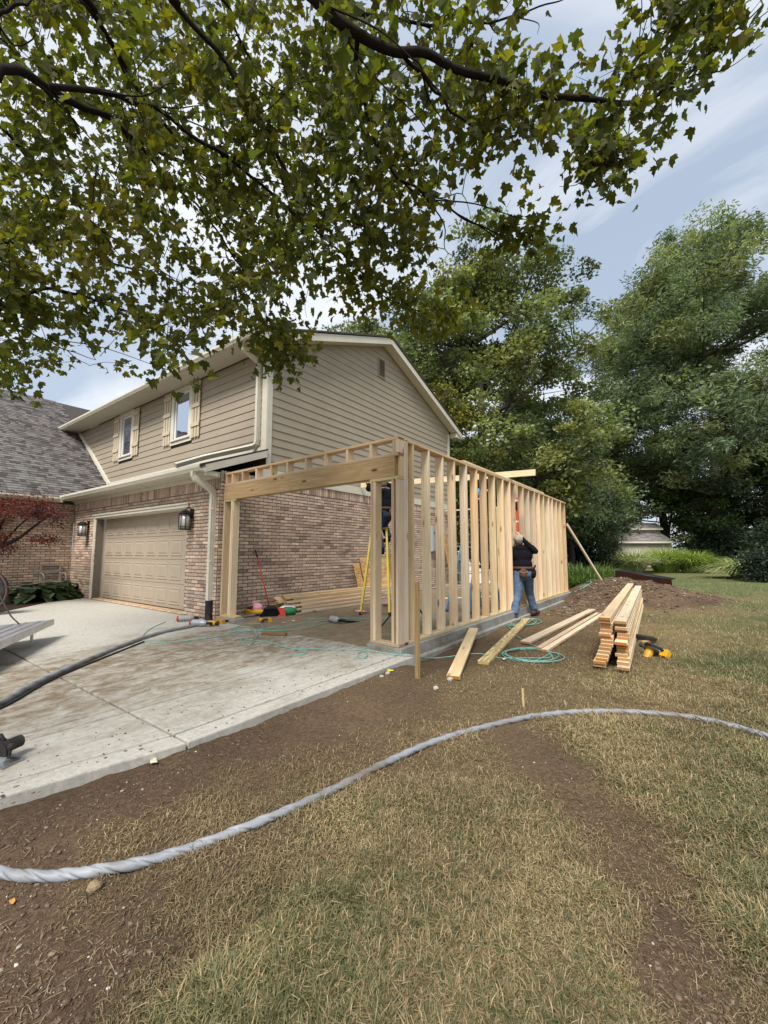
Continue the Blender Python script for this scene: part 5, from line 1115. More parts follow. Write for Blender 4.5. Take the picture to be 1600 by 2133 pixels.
for k in range(9):
    yy=-.28+k*.19; 
    for j in range(15):
        if random.random()<.95:
            x=-.18+j*.31+(.15 if k%2 else 0); z=2.075+(yy+.3)*.4157; c=np.array([.27,.25,.235])*random.uniform(.6,1.35)
            add('shingle',mesh_np('shingle',np.array([(x,yy,z+.02),(x+.29,yy,z+.02),(x+.29,yy+.2,z+.09),(x,yy+.2,z+.09)]),np.array([(0,1,2,3)]),SHING,np.tile(c,(4,1))),shd,Ms)
# steel plate lying on the mound
a=OY(1281,1188,12.6); b=OY(1399,1208,11.2); pm=MB()
aa=np.array(a);bb=np.array(b)
pl=thing('steel_plate',(aa+bb)/2,'dark rusty steel plate lying tilted on top of the dirt mound','steel plate')
dx_=(bb-aa)/np.linalg.norm(bb-aa); dn=np.array([.15,.55,-.30]); dn=dn-dx_*(dn@dx_); dn/=np.linalg.norm(dn)
face=np.array([.02,.06,-.42]); back=np.array([.10,.55,.03])
pm.poly([aa,bb,bb+face,aa+face,aa+(0,.02,0),bb+(0,.02,0),bb+face+(0,.02,0),aa+face+(0,.02,0)],[(0,1,2,3),(7,6,5,4),(0,4,5,1),(1,5,6,2),(2,6,7,3),(3,7,4,0)]).to('flange',RUST,pl)
BLK=plain('black_plate_paint',(.02,.02,.022),.4,.2,.3,4,.2,.5,(.2,.2,.2,.3))
MB().poly([aa+(0,.0,.004),bb+(0,.0,.004),bb+back,aa+back,aa+(0,.0,-.012),bb+(0,.0,-.012),bb+back-(0,0,.016),aa+back-(0,0,.016)],[(0,1,2,3),(7,6,5,4),(0,4,5,1),(1,5,6,2),(2,6,7,3),(3,7,4,0)]).to('top_plate',BLK,pl)
# ---------------------------------------------------------------- trees in the background
diam=np.array([(0,0,0),(.42,.5,.06),(1,0,-.10),(.42,-.5,.06)],float); diamF=np.array([(0,1,2,3)])
def rotset(n,rng,dirs=None,flat=.6):
    """random frames: x = leaf axis, z = normal"""
    x=rng.normal(size=(n,3)); x[:,2]*=flat
    if dirs is not None: x=x*.8+dirs
    x/=np.linalg.norm(x,axis=1)[:,None]; z=rng.normal(size=(n,3))*.65+np.array([0,0,.8]); z-=x*(z*x).sum(1)[:,None]; z/=np.linalg.norm(z,axis=1)[:,None]
    return np.stack([x,np.cross(z,x),z],-1)
def tree(name,label,px,depth,top_py,halfw,crown_bot,ncl,per,cols,size,asp=.62,trunk_r=.28,seed=1,cz=.45,cat='tree',group='trees beyond the house',narrow=1.0,cs=.75,lean=0.0,bark=BARK2,droop=0.0,flatc=.6,shape=1.0):
    rng=np.random.default_rng(seed); q=CAM+_ray(px,1150)*depth; bx,by=q[0],q[1]; bz=-.1
    H=(1150-top_py)/FPX*depth+1.4; rw2=halfw/FPX*depth; zb=crown_bot
    t=thing(name,(bx,by,bz),label,cat,group); wd=MB()
    tr=[np.array([bx+.25*math.sin(k*1.3+seed)*(k>0)+lean*k*.1*_c,by+.2*math.cos(k*1.7+seed)*(k>0),bz+(H*.93-bz)*k/7]) for k in range(8)]
    wd.tube(tr,[trunk_r*(1.35 if k==0 else 1-.13*k) for k in range(8)],9)
    cen=np.array([bx+lean*_c*H*.08,by+lean*_s*H*.08,zb+(H-zb)*cz]); C=[]; tips=[]
    npri=max(10,ncl//22)
    for k in range(npri):
        a=k*2.39996+rng.random()*.5; f=(k+.5)/npri; z0=max(zb*.6,.12*H)+(H*.86-zb*.6)*f**1.05*.9
        # crown profile: wide in the lower middle, narrow at the top
        zt_=min(z0+rng.uniform(.10,.24)*H,H*.985); rel=np.clip((zt_-zb)/(H-zb),0,1); prof=(math.sin(math.pi*min(1,rel**.75*.92+.10)))**.72*narrow if shape>.5 else 1-rel*.9
        R_=rw2*max(.12,prof)*rng.uniform(.8,1.06); i=min(6,int(z0/(H*.93)*7)); p0=tr[i]+(tr[i+1]-tr[i])*.5
        p1=np.array([bx+R_*math.cos(a),by+R_*math.sin(a),zt_-droop*R_*.25]); pm=(p0+p1)/2+np.array([0,0,-.04*H*rng.random()])+rng.normal(0,.25,3)
        L_=smooth_path([p0,pm,p1],5); wd.tube(L_,np.linspace(trunk_r*.38,.03,len(L_)),6)
        m_=max(4,ncl//npri)
        for j in range(m_):
            s=rng.uniform(.38,1.0)**.8; b0=L_[int(s*(len(L_)-1))]; off=rng.normal(0,1,3)*np.array([.24,.24,.17])*rw2*.62; off[2]+=.1*rw2*(1-droop*1.3)
            e=b0+off; e[2]=min(max(e[2],zb*.75),H*1.0); wd.tube([b0,(b0+e)/2+rng.normal(0,.1,3),e],[.03,.02,.008],4,False); C.append(e); tips.append((e-b0)/(np.linalg.norm(off)+1e-6))
    C=np.array(C); tips=np.array(tips); wd.to('trunk',bark,t)
    n=len(C)*per; ci=np.repeat(np.arange(len(C)),per); sg=cs*(.55+.75*rng.random(len(C)))
    P=rng.normal(0,1,(n,3)); P/=np.linalg.norm(P,axis=1)[:,None]; P=C[ci]+P*(rng.random((n,1))**.45)*1.75*sg[ci][:,None]*np.array([1,1,flatc])
    S=size*(.6+.8*rng.random(n)); Rm=rotset(n,rng,tips[ci]*.5+np.array([0,0,-droop]))*S[:,None,None]; Rm[:,:,1]*=asp
    cc=np.array(cols); cl_=cc[rng.integers(0,len(cc),len(C))]*(.62+1.0*rng.random((len(C),1))**1.3); col=cl_[ci]*(.65+.7*rng.random((n,1)))
    V,F,Cc=inst(diam,diamF,Rm,P,col); add('crown',mesh_np('crown',V,F,LEAFB,Cc),t); return t
gm=[(.135,.17,.075),(.17,.20,.08),(.11,.14,.068),(.20,.215,.078)]; gd_=[(.09,.12,.068),(.11,.14,.075),(.075,.10,.06)]; lc=[(.14,.185,.105),(.165,.21,.115),(.115,.155,.098),(.20,.225,.11)]
tree('maple_tree','large full green maple behind the stud wall',1005,25,500,290,3.6,560,190,gm,.20,.7,.42,3,cs=.55)
tree('maple_tree','smaller maple crown showing left behind the house gable',800,29,640,150,4,170,200,gm,.18,.7,.3,5,cs=.65)
tree('maple_tree','yellowing young maple in front of the big maple’s trunk',935,20,800,95,2.2,110,180,[(.10,.13,.04),(.13,.15,.04),(.22,.20,.035)],.13,.7,.15,9,cs=.5)
tree('honey_locust_tree','tall feathery locust tree filling the right edge',1500,40,425,270,6.2,620,190,lc,.44,.30,.5,4,cs=.95,droop=.2,flatc=.62)
tree('honey_locust_tree','locust tree with layered boughs left of the tall locust',1385,44,560,165,6.0,300,170,lc,.46,.30,.45,14,cs=1.0,droop=.2,flatc=.62)
tree('dark_tree','dark low tree with boughs hanging beside the shed roof',1185,29,930,115,2.6,190,180,gd_,.20,.65,.22,6,cs=.8,droop=.3,flatc=.5)
tree('dark_tree','dark tree filling in behind the far end of the stud wall',1120,38,850,170,1.5,170,190,gd_,.24,.65,.25,7,cs=.85)
tree('understory_tree','lime tinged understory tree behind the shed',1400,43,985,130,1.5,140,180,[(.075,.11,.03),(.10,.14,.035),(.05,.08,.03)],.24,.6,.22,8,cs=.8,flatc=.5)
tree('understory_tree','understory tree with dark leaves at the far right',1570,42,960,140,1.2,150,180,gd_+[(.08,.11,.03)],.24,.6,.22,10,cs=.8,flatc=.5)
tree('understory_tree','pale leaved tree glimpsed between the maple and the locust',1255,42,860,90,3,100,100,[(.11,.14,.06),(.14,.17,.07)],.36,.6,.25,11,cs=.9)
tree('dark_tree','dark tree seen through the studs behind the generator',985,34,950,150,1.2,140,120,gd_,.34,.65,.25,12,cs=.9)
tree('dark_tree','dark tree behind the far right hedge',1680,36,900,170,1.2,150,120,gd_,.34,.65,.25,13,cs=.9)
def shrub(px,py,hw,hpx,cols,label,n=5200,seed=1,size=.16,z=-.1,cat='shrub'):
    rng=np.random.default_rng(seed); b=at(px,py,z); dep=float(proj(np.array(b))[2]); rx_=hw/FPX*dep; h=hpx/FPX*dep
    t=thing('evergreen_shrub',b,label,cat); K=70; C=np.stack([rng.normal(0,.42,K)*rx_,rng.normal(0,.42,K)*rx_*.7,(.12+.80*rng.random(K))*h],-1); C[:,:2]*=(1.15-.55*C[:,2:3]/h)
    wd=MB()
    for c in C[::3]: wd.tube([(b[0],b[1],b[2]),(b[0]+c[0]*.6,b[1]+c[1]*.6,b[2]+c[2]*.5),(b[0]+c[0],b[1]+c[1],b[2]+c[2])],[.05,.03,.01],5,False)
    wd.to('stems',BARK2,t); ci=rng.integers(0,K,n); P=np.array(b)+C[ci]+rng.normal(0,1,(n,3))*np.array([.13*rx_+.12,.13*rx_+.12,.10*h]); P[:,2]=np.maximum(P[:,2],b[2]+.03)
    S=size*(.6+.8*rng.random(n)); Rm=rotset(n,rng)*S[:,None,None]; Rm[:,:,1]*=.5; cc=np.array(cols)[rng.integers(0,len(cols),K)]; col=cc[ci]*(.6+.8*rng.random((n,1)))
    V,F,Cc=inst(diam,diamF,Rm,P,col); add('foliage',mesh_np('foliage',V,F,LEAFB,Cc),t)
dk=[(.04,.06,.042),(.055,.08,.05),(.032,.048,.034)]
shrub(1505,1184,70,100,dk,'tall dark yew hedge right of the ornamental grasses',9000,1,.22)
shrub(1462,1182,40,85,dk,'dark yew behind the bright ornamental grass',6000,2,.22)
shrub(1590,1212,38,62,dk,'dark rounded shrub at the right edge beside pale grass',6500,3,.13)
shrub(1560,1184,80,75,dk,'dark hedge far behind the pale grass at right',7000,4,.25)
shrub(1215,1192,60,100,dk,'dark shrub mass behind the strappy plants',8000,5,.2)
shrub(1120,1190,70,110,dk,'dark shrub mass seen between the far studs',8000,6,.22)
shrub(1010,1192,70,120,dk,'dark shrub mass behind the white generator',8000,7,.2)
shrub(1272,1184,26,60,dk,'dark climbing shrub at the left end of the shed',5000,8,.2)
shrub(1640,1196,70,110,dk,'dark hedge just beyond the right edge',6000,9,.22)
# red japanese maple at the left edge
rt_=thing('red_maple_tree',(-6.9,-2.1,0),'red leaved ornamental maple at the left edge before the brick wing','tree')
jc=D(-30,1150,10.6); jw=MB(); jb=np.array([jc[0],jc[1],0.]); limbs=[]
for pts in ([(-30,1255),(-25,1170),(0,1140),(35,1100),(70,1070)],[(-25,1170),(-5,1110),(10,1080),(20,1060)],[(0,1140),(40,1120),(80,1090),(110,1070)],[(-25,1170),(-60,1110),(-90,1070)]):
    P=smooth_path([D(a,b,10.6+.3*i) for i,(a,b) in enumerate(pts)],5); limbs.append(P); jw.tube(P,np.linspace(.055,.012,len(P)),7)
jw.to('trunk',BARK,rt_)
rng=np.random.default_rng(77); K=120; C=[]
for k in range(K): C.append(D(rng.uniform(-120,128)*1.0,1062+rng.normal(0,13)+.0,rng.uniform(10.2,12.0)))
for k in range(34): C.append(D(rng.uniform(-60,15),rng.uniform(1110,1165),rng.uniform(10.2,11.5)))
for k in range(7): C.append(D(rng.uniform(60,115),rng.uniform(1112,1130),rng.uniform(11.0,11.6)))
C=np.array(C); n=len(C)*62; ci=np.repeat(np.arange(len(C)),62); P=C[ci]+rng.normal(0,1,(n,3))*np.array([.16,.16,.07]); S=.06*(.6+.8*rng.random(n)); Rm=rotset(n,rng,None,.35)*S[:,None,None]; Rm[:,:,1]*=.6
cc=np.array([(.075,.018,.022),(.055,.015,.02),(.11,.026,.022),(.17,.04,.022),(.045,.014,.018)]); pcol=cc[rng.integers(0,4,len(C))][ci]*(.6+.8*rng.random((n,1)))
V,F,Cc=inst(diam,diamF,Rm,P,pcol); add('crown',mesh_np('crown',V,F,LEAFB,Cc),rt_)
# ---------------------------------------------------------------- grass, straw, pebbles
def ground_samples(n,rng,y0=1285,y1=2400,x0=-400,x1=2000):
    px=rng.uniform(x0,x1,n); py=y0+(y1-y0)*rng.random(n)**.85; P=np.array([G(a,b,-.115) for a,b in zip(px,py)]) if n<1 else None
    x=(px-PX)/FPX; y=-(py-PY)/FPX; fw=math.cos(PITCH)-y*math.sin(PITCH); up=math.sin(PITCH)+y*math.cos(PITCH)
    r=np.stack([x*_c-fw*_s,x*_s+fw*_c,up],-1); t=(-.115-CAM[2])/r[:,2]; P=CAM+r*t[:,None]; return P[:,0],P[:,1]
def offdrive(x,y): return ~((x<4.93)&(y<10.2)) 
def free(x,y):
    """ground not covered by driveway, slab, stack"""
    ok=offdrive(x,y)&~((x>6.55)&(x<7.32)&(y>1.25)&(y<8.4)&(np.abs(x-(7.1-(y-1.2)*.055))<.17)); return ok
rng=np.random.default_rng(5)
x,y=ground_samples(860000,rng,1205); A,B=lawn(x,y); keep=free(x,y)&(rng.random(len(x))<A**1.1*np.clip(.35+1.25*(fbm(x*2.7,y*2.7,91,3)),.3,1)+.004); x,y,A,B=x[keep],y[keep],A[keep],B[keep]
n=len(x); z=gz(x,y); dist=np.hypot(x-CAM[0],y-CAM[1])
a=rng.random(n)*6.283; flop=np.clip(rng.normal(1.08,.32,n)-.30*B,.15,1.5)      # lean from upright
tuft=fbm(x*3.2,y*3.2,61,3); h=(.024+.060*rng.random(n)**1.6)*(.30+1.35*tuft)*(1+.05*dist)*(.8+.45*B)*np.clip(.5+1.2*A,.5,1)
wd=.00115*(.8+.6*rng.random(n))*(1+.26*dist)
d=np.stack([np.cos(a),np.sin(a),0*a],-1); s=np.stack([-np.sin(a),np.cos(a),0*a],-1)*wd[:,None]; b0=np.stack([x,y,z-.004],-1)
l1=b0+d*(h*np.sin(flop)*.42)[:,None]+np.array([0,0,1.])*(h*np.cos(flop*.6)*.55)[:,None]
l2=b0+d*(h*np.sin(flop)*(.9+.25*rng.random(n)))[:,None]+s*(rng.normal(0,5,n))[:,None]+np.array([0,0,1.])*(np.maximum(h*np.cos(np.minimum(flop*1.12,1.52))*.9,.006))[:,None]
V=np.stack([b0,l1-s,l1+s,l2],1).reshape(-1,3); bi=np.arange(n)[:,None]*4
F=np.concatenate([bi+np.array([0,2,1]),bi+np.array([1,2,3])])
tanc=np.array([(.385,.295,.16),(.31,.235,.122),(.45,.355,.21),(.24,.178,.092)]); grc=np.array([(.145,.155,.065),(.19,.19,.085),(.11,.13,.055),(.26,.235,.115)])
u=rng.random(n)<np.clip(B*1.05-.05+.15*(fbm(x*2,y*2,71)-.5),.04,.97); col=np.where(u[:,None],grc[rng.integers(0,4,n)],tanc[rng.integers(0,4,n)])*(.75+.5*rng.random((n,1)))*(.62+.76*fbm(x*1.9,y*1.9,55,3))[:,None]*np.clip(.6+.6*A,.6,1)[:,None]
stuff('lawn_grass',mesh_np('lawn_grass',V,F,GRASSM,np.repeat(col,4,axis=0)),label='patchy dry lawn grass with green and straw coloured blades',cat='grass')
# longer tufts that stand out of the turf
x,y=ground_samples(2600,rng,1380,2300,-200,1900); A,B=lawn(x,y); k_=free(x,y)&(A>.55)&(fbm(x*1.6,y*1.6,101,2)>.45); tx,ty,tB=x[k_],y[k_],B[k_]; m_=13; n=len(tx)*m_
x=np.repeat(tx,m_)+rng.normal(0,.022,n); y=np.repeat(ty,m_)+rng.normal(0,.022,n); Bq=np.repeat(tB,m_); z=gz(x,y); a=rng.random(n)*6.283; h=.05+.075*rng.random(n); le=rng.uniform(.3,1.25,n); d=np.stack([np.cos(a),np.sin(a),0*a],-1); dist=np.hypot(x-CAM[0],y-CAM[1]); s=np.stack([-np.sin(a),np.cos(a),0*a],-1)*(.0014*(1+.2*dist))[:,None]; b0=np.stack([x,y,z-.004],-1)
l1=b0+d*(h*np.sin(le)*.45)[:,None]+np.array([0,0,1.])*(h*.6*np.cos(le*.7))[:,None]; l2=b0+d*(h*np.sin(le)*1.05)[:,None]+np.array([0,0,1.])*np.maximum(h*.85*np.cos(le*1.15),.008)[:,None]
V=np.stack([b0,l1-s,l1+s,l2],1).reshape(-1,3); bi=np.arange(n)[:,None]*4; F=np.concatenate([bi+np.array([0,2,1]),bi+np.array([1,2,3])]); u=rng.random(n)<.35+.6*Bq; col=np.where(u[:,None],grc[rng.integers(0,4,n)]*.9,tanc[rng.integers(0,4,n)])*(.7+.5*rng.random((n,1)))
stuff('grass_tufts',mesh_np('grass_tufts',V,F,GRASSM,np.repeat(col,4,axis=0)),label='longer grass tufts standing out of the lawn',cat='grass')
# straw and root bits lying on the soil
x,y=ground_samples(30000,rng,1300,2300,-300,1900); A,B=lawn(x,y); keep=free(x,y)&(rng.random(len(x))<.30+.6*A); x,y=x[keep],y[keep]; n=len(x); z=gz(x,y); a=rng.random(n)*6.283; ln=.012+.05*rng.random(n)**2.2; dist=np.hypot(x-CAM[0],y-CAM[1])
Rm=np.zeros((n,3,3)); tl=rng.normal(0,.25,n); Rm[:,:,0]=np.stack([np.cos(a)*ln,np.sin(a)*ln,np.sin(tl)*ln],-1); Rm[:,:,1]=np.stack([-np.sin(a),np.cos(a),0*a],-1)*(.0011*(1+.35*dist))[:,None]; Rm[:,2,2]=.002
sv_=np.array([(-.5,-.5,0),(0,-.6,1.5),(.5,-.3,0),(.5,.3,0),(0,.6,1.5),(-.5,.5,0)],float); sf=np.array([(0,1,4,5),(1,2,3,4)])
V,F,C=inst(sv_,sf,Rm,np.stack([x,y,z+.006],-1),np.array([(.30,.23,.13),(.20,.14,.08),(.42,.35,.22),(.12,.08,.05)])[rng.integers(0,4,n)])
stuff('straw_litter',mesh_np('straw_litter',V,F,GRASSM,C),label='loose straw and root bits scattered on the soil',cat='litter')
# clods and pebbles
x,y=ground_samples(26000,rng,1225,2300,-300,1700); A,B=lawn(x,y); md=np.exp(-((((x-6.35)/1.9)**2+((y-11.2)/2.5)**2)**1.2)); keep=free(x,y)&(rng.random(len(x))<np.clip(1.0-A*1.6,.03,1)); x,y=x[keep],y[keep]; n=len(x); z=gz(x,y); dist=np.hypot(x-CAM[0],y-CAM[1])
md=np.exp(-((((x-6.35)/1.9)**2+((y-11.2)/2.5)**2)**1.2)); r=.0020+.009*rng.random(n)**8+.0006*dist+md*.018*rng.random(n)**2
ico=[(0,0,1),(.89,0,.45),(.28,.85,.45),(-.72,.53,.45),(-.72,-.53,.45),(.28,-.85,.45),(.72,.53,-.45),(-.28,.85,-.45),(-.89,0,-.45),(-.28,-.85,-.45),(.72,-.53,-.45)]
icf=np.array([(0,1,2),(0,2,3),(0,3,4),(0,4,5),(0,5,1),(1,6,2),(2,7,3),(3,8,4),(4,9,5),(5,10,1),(2,6,7),(3,7,8),(4,8,9),(5,9,10),(1,10,6)])
a=rng.random(n)*6.283; Rm=np.zeros((n,3,3)); sx=r*(.8+.6*rng.random(n)); sy=r*(.6+.5*rng.random(n)); Rm[:,0,0]=np.cos(a)*sx; Rm[:,1,0]=np.sin(a)*sx; Rm[:,0,1]=-np.sin(a)*sy; Rm[:,1,1]=np.cos(a)*sy; Rm[:,2,2]=r*.7; Rm[:,0,2]=rng.normal(0,.3,n)*r
pc=np.array([(.11,.074,.048),(.135,.093,.062),(.085,.058,.039),(.18,.135,.095),(.30,.27,.22),(.48,.45,.40)]); k=rng.choice(6,n,p=[.34,.30,.20,.125,.025,.01])
V,F,C=inst(np.array(ico),icf,Rm,np.stack([x,y,z+r*.25],-1),pc[k]*(.7+.6*rng.random((n,1))))
stuff('soil_clods',mesh_np('soil_clods',V,F,PEBB,C),label='soil clods and pebbles strewn over the bare dirt',cat='soil')
n=5200; x=6.35+rng.normal(0,1.15,n); y=11.2+rng.normal(0,1.5,n); x=np.where(rng.random(n)<.25,rng.uniform(5.0,6.3,n),x); y=np.where(x<5.9,rng.uniform(5.5,12.5,n),y); k_=~((x>6.5)&(x<7.1)&(y<8.6))&(x>4.9); x,y=x[k_],y[k_]; n=len(x); r=.012+.045*rng.random(n)**3; a=rng.random(n)*6.283; Rm=np.zeros((n,3,3)); sx=r*(.8+.7*rng.random(n)); sy=r*(.6+.5*rng.random(n)); Rm[:,0,0]=np.cos(a)*sx; Rm[:,1,0]=np.sin(a)*sx; Rm[:,0,1]=-np.sin(a)*sy; Rm[:,1,1]=np.cos(a)*sy; Rm[:,2,2]=r*.7; Rm[:,0,2]=rng.normal(0,.4,n)*r; Rm[:,1,2]=rng.normal(0,.4,n)*r
k=rng.choice(6,n,p=[.36,.32,.19,.12,.008,.002]); V,F,C=inst(np.array(ico),icf,Rm,np.stack([x,y,gz(x,y)+r*.2],-1),pc[k]*(.8+.7*rng.random((n,1)))); stuff('mound_clods',mesh_np('mound_clods',V,F,PEBB,C),label='loose clods covering the dirt mound behind the lumber stack',cat='soil')
# crumbs of mud on the driveway
n=1500; x=rng.uniform(-1.5,4.85,n); y=-rng.random(n)**1.0*5.2; e_=rng.random(n)<.45; x=np.where(e_,4.85-np.abs(rng.normal(0,.45,n)),x); r=.002+.007*rng.random(n)**4; a=rng.random(n)*6.28
Rm=np.zeros((n,3,3)); Rm[:,0,0]=np.cos(a)*r*1.4; Rm[:,1,0]=np.sin(a)*r*1.4; Rm[:,0,1]=-np.sin(a)*r; Rm[:,1,1]=np.cos(a)*r; Rm[:,2,2]=r*.55
V,F,C=inst(np.array(ico),icf,Rm,np.stack([x,y,r*.3],-1),1.35*pc[rng.choice(3,n)]*(.8+.5*rng.random((n,1)))); stuff('mud_crumbs',mesh_np('mud_crumbs',V,F,PEBB,C),label='small mud crumbs on the driveway concrete',cat='mud')
# ---------------------------------------------------------------- the maple overhead
mt=thing('overhanging_maple_tree',(5.4,-8.1,-.1),'maple tree overhanging the view with dark branches and lobed leaves','tree')
TR=np.array([5.4,-8.1,-.1]); MB().tube([TR+(0,0,-.3),TR+(0,0,.1),TR+(.02,.03,1.2),TR+(.0,.08,2.6),TR+(.05,.15,4.2),TR+(.1,.3,6.2),TR+(.1,.5,8.0)],[.34,.27,.22,.20,.16,.11,.05],14).to('trunk',BARK,mt,True)
def zz2(L_,d0,d1): 
    n=len(L_); return [(a/2,b/2,d0+(d1-d0)*i/(n-1)) for i,(a,b) in enumerate(L_)]
LIMB=[
 ([(560,-140,2.5),(660,0,2.7),(740,72,2.8),(820,103,2.9),(880,111,2.95),(960,145,3.0),(1060,175,3.1),(1150,197,3.2),(1240,210,3.3),(1320,213,3.4),(1400,182,3.5),(1460,130,3.6),(1540,55,3.7),(1590,10,3.8)],.040,.004,4.6),
 ([(1278,212,3.35),(1300,165,3.45),(1345,100,3.5),(1385,45,3.6),(1420,-20,3.7)],.010,.003,None),
 ([(1290,213,3.35),(1280,255,3.3),(1264,300,3.3),(1262,360,3.3)],.008,.003,None),
 ([(740,72,2.8),(745,140,3.0),(760,220,3.2),(790,310,3.4),(830,370,3.5),(880,400,3.6),(940,440,3.7),(1000,470,3.8),(1060,495,3.9),(1130,500,4.0)],.014,.003,None),
 ([(640,0,3.4),(760,30,3.5),(900,50,3.7),(1020,45,3.9),(1110,20,4.0),(1190,-10,4.1)],.016,.004,4.8),
 ([(830,105,2.95),(900,180,3.1),(950,240,3.2),(1010,275,3.3),(1060,285,3.4),(1110,265,3.5)],.010,.003,None),
 (zz2([(300,-60),(340,0),(450,150),(530,300),(620,440),(720,560),(790,680),(870,850),(960,960),(1080,1030),(1180,1150)],3.0,5.2),.024,.004,4.4),
 (zz2([(640,-90),(710,0),(830,130),(950,280),(1040,430),(1110,550),(1170,680),(1260,800),(1310,860),(1420,910),(1600,830)],2.9,4.3),.020,.004,4.4),
 (zz2([(-200,230),(0,280),(110,310),(220,380),(350,450),(470,500),(560,580),(680,640),(800,690),(900,760),(1000,860),(1100,960)],2.6,5.2),.036,.005,3.6),
 (zz2([(200,355),(430,385),(540,420),(640,450),(800,560),(950,660),(1080,760),(1200,870),(1330,970),(1460,1090),(1600,1230),(1720,1290),(1860,1310)],2.9,5.0),.018,.003,None),
 (zz2([(-160,1020),(0,1010),(190,1000),(330,1015),(450,1090),(600,1130),(700,1160),(860,1230)],4.0,6.0),.020,.004,3.0),
 (zz2([(-200,1400),(0,1290),(80,1240),(180,1205),(300,1220),(420,1260),(560,1310),(640,1350),(780,1460)],3.6,6.0),.026,.004,2.6),
 (zz2([(-200,1250),(0,1310),(120,1380),(260,1450),(400,1500)],4.2,6.5),.016,.004,2.4),
 (zz2([(-180,520),(0,530),(150,700),(300,830),(420,960),(560,1050),(760,1200),(900,1340),(1060,1400)],3.6,6.2),.016,.003,3.4),
 (zz2([(-150,60),(0,50),(130,0)],2.8,3.0),.018,.008,3.8),
 (zz2([(-180,700),(0,640),(200,820),(230,990)],4.5,5.5),.012,.004,3.2),
 (zz2([(880,-50),(960,60),(1010,190),(1100,330),(1200,420),(1330,470)],3.2,4.2),.010,.003,4.9),
 (zz2([(560,580),(720,760),(860,900),(980,1080),(1080,1220),(1120,1380),(1150,1480)],3.9,5.8),.010,.003,None)]
ptsL=[]
for L_,r0,r1,tz in LIMB:
    P=[D(*q) for q in L_]
    if tz: P=[TR+np.array([.05,.2,tz+.1]),(TR+np.array([.05,.2,tz+.1])+P[0])/2+np.array([0,0,.12])]+P
    P=smooth_path(P,6); k=np.linspace(0,1,len(P)); rr_=r0*(1-k)**.8+r1; 
    P=P+np.stack([.008*np.sin(k*40+r0*900),.008*np.cos(k*33),.008*np.sin(k*51)],-1)
    MB().tube(P,rr_,8).to('branch',BARK,mt,True); ptsL.append(P[(12 if tz else 0):])
rngb=np.random.default_rng(3); SB=[]
for P in list(ptsL):
    for _ in range(max(2,len(P)//9)):
        i=rngb.integers(1,len(P)-4); t_=P[i+2]-P[i]; t_/=np.linalg.norm(t_); d_=t_+rngb.normal(0,.30,3); d_/=np.linalg.norm(d_); Ls=rngb.uniform(.5,1.3)*(1 if len(P)>50 else .45)
        Q=smooth_path([P[i],P[i]+d_*Ls*.4+rngb.normal(0,.04,3),P[i]+d_*Ls*.75+rngb.normal(0,.06,3)-np.array([0,0,.05]),P[i]+d_*Ls-np.array([0,0,.06])],4); SB.append(Q)
        MB().tube(Q,np.linspace(.0075,.002,len(Q)),6,False).to('branch',BARK,mt,True)
ptsL+=SB
LP=np.vstack(ptsL)
def inpoly(x,y,poly):
    c=np.zeros(len(x),bool); n=len(poly)
    for i in range(n):
        (x0,y0),(x1,y1)=poly[i],poly[(i+1)%n]
        if y0!=y1: c^=((y0>y)!=(y1>y))&(x<(x1-x0)*(y-y0)/(y1-y0)+x0)
    return c
ZONES=[([(-150,-120),(680,-120),(740,40),(720,150),(760,260),(700,340),(660,400),(690,480),(640,560),(640,640),(560,720),(500,730),(420,705),(380,745),(330,775),(290,765),(180,785),(140,765),(100,770),(90,730),(70,700),(0,690),(-150,700)],430,(3.2,7.0),25),
 ([(-150,680),(30,690),(45,760),(30,795),(-150,810)],26,(4,6.5),22),
 ([(640,-100),(900,-100),(1050,-60),(1100,10),(1010,45),(1000,120),(1020,230),(1040,300),(1010,330),(960,300),(880,330),(860,280),(820,300),(740,240),(700,100)],58,(2.9,4.2),14),
 ([(700,250),(800,300),(860,330),(900,400),(890,470),(830,540),(760,600),(690,560),(660,470)],62,(3.2,5),15),
 ([(960,120),(1100,130),(1160,170),(1150,270),(1080,300),(1010,260)],24,(3,3.7),13),
 ([(1210,150),(1330,140),(1350,190),(1320,330),(1260,400),(1220,370),(1210,260)],26,(3.1,3.6),14),
 ([(1330,-60),(1500,-60),(1580,0),(1575,60),(1480,130),(1430,215),(1360,230),(1340,130)],34,(3.2,3.9),14),
 ([(1000,440),(1130,445),(1170,465),(1120,520),(1030,510),(980,480)],11,(3.8,4.1),13),
 ([(820,520),(880,500),(910,600),(900,690),(830,640)],11,(4.3,4.8),14),
 ([(690,590),(780,600),(830,640),(860,650),(990,640),(980,665),(900,670),(780,650),(700,640)],16,(4.4,5.0),12),
 ([(560,690),(650,690),(650,740),(590,790),(540,770)],20,(5.6,6.6),20)]
lobes=[(0,-.02),(.12,-.06),(.26,-.13),(.32,.0),(.52,.05),(.45,.18),(.58,.44),(.40,.43),(.25,.42),(.26,.66),(.12,.76),(0,1.0)]
out_=[(x_,y_) for x_,y_ in lobes]+[(-x_,y_) for x_,y_ in lobes[-2:0:-1]]
lV=[(0,.32,.0)]+[(x_,y_,.10*abs(x_)-.10*max(0,y_-.55)) for x_,y_ in out_]; nO=len(out_); lF=np.array([(0,1+i,1+(i+1)%nO) for i in range(nO)]); lV=np.array(lV,float)
lV2=lV.copy(); lV2[:,2]=-.75*lV[:,0]**2-.45*(lV[:,1]-.25)**2+.09*np.sin(lV[:,0]*9+1); lV[:,2]=.55*np.abs(lV[:,0])-.35*np.maximum(0,lV[:,1]-.4)**1.5; 
rng=np.random.default_rng(23); TW=MB(); LP_=[];LR_=[];LC_=[];
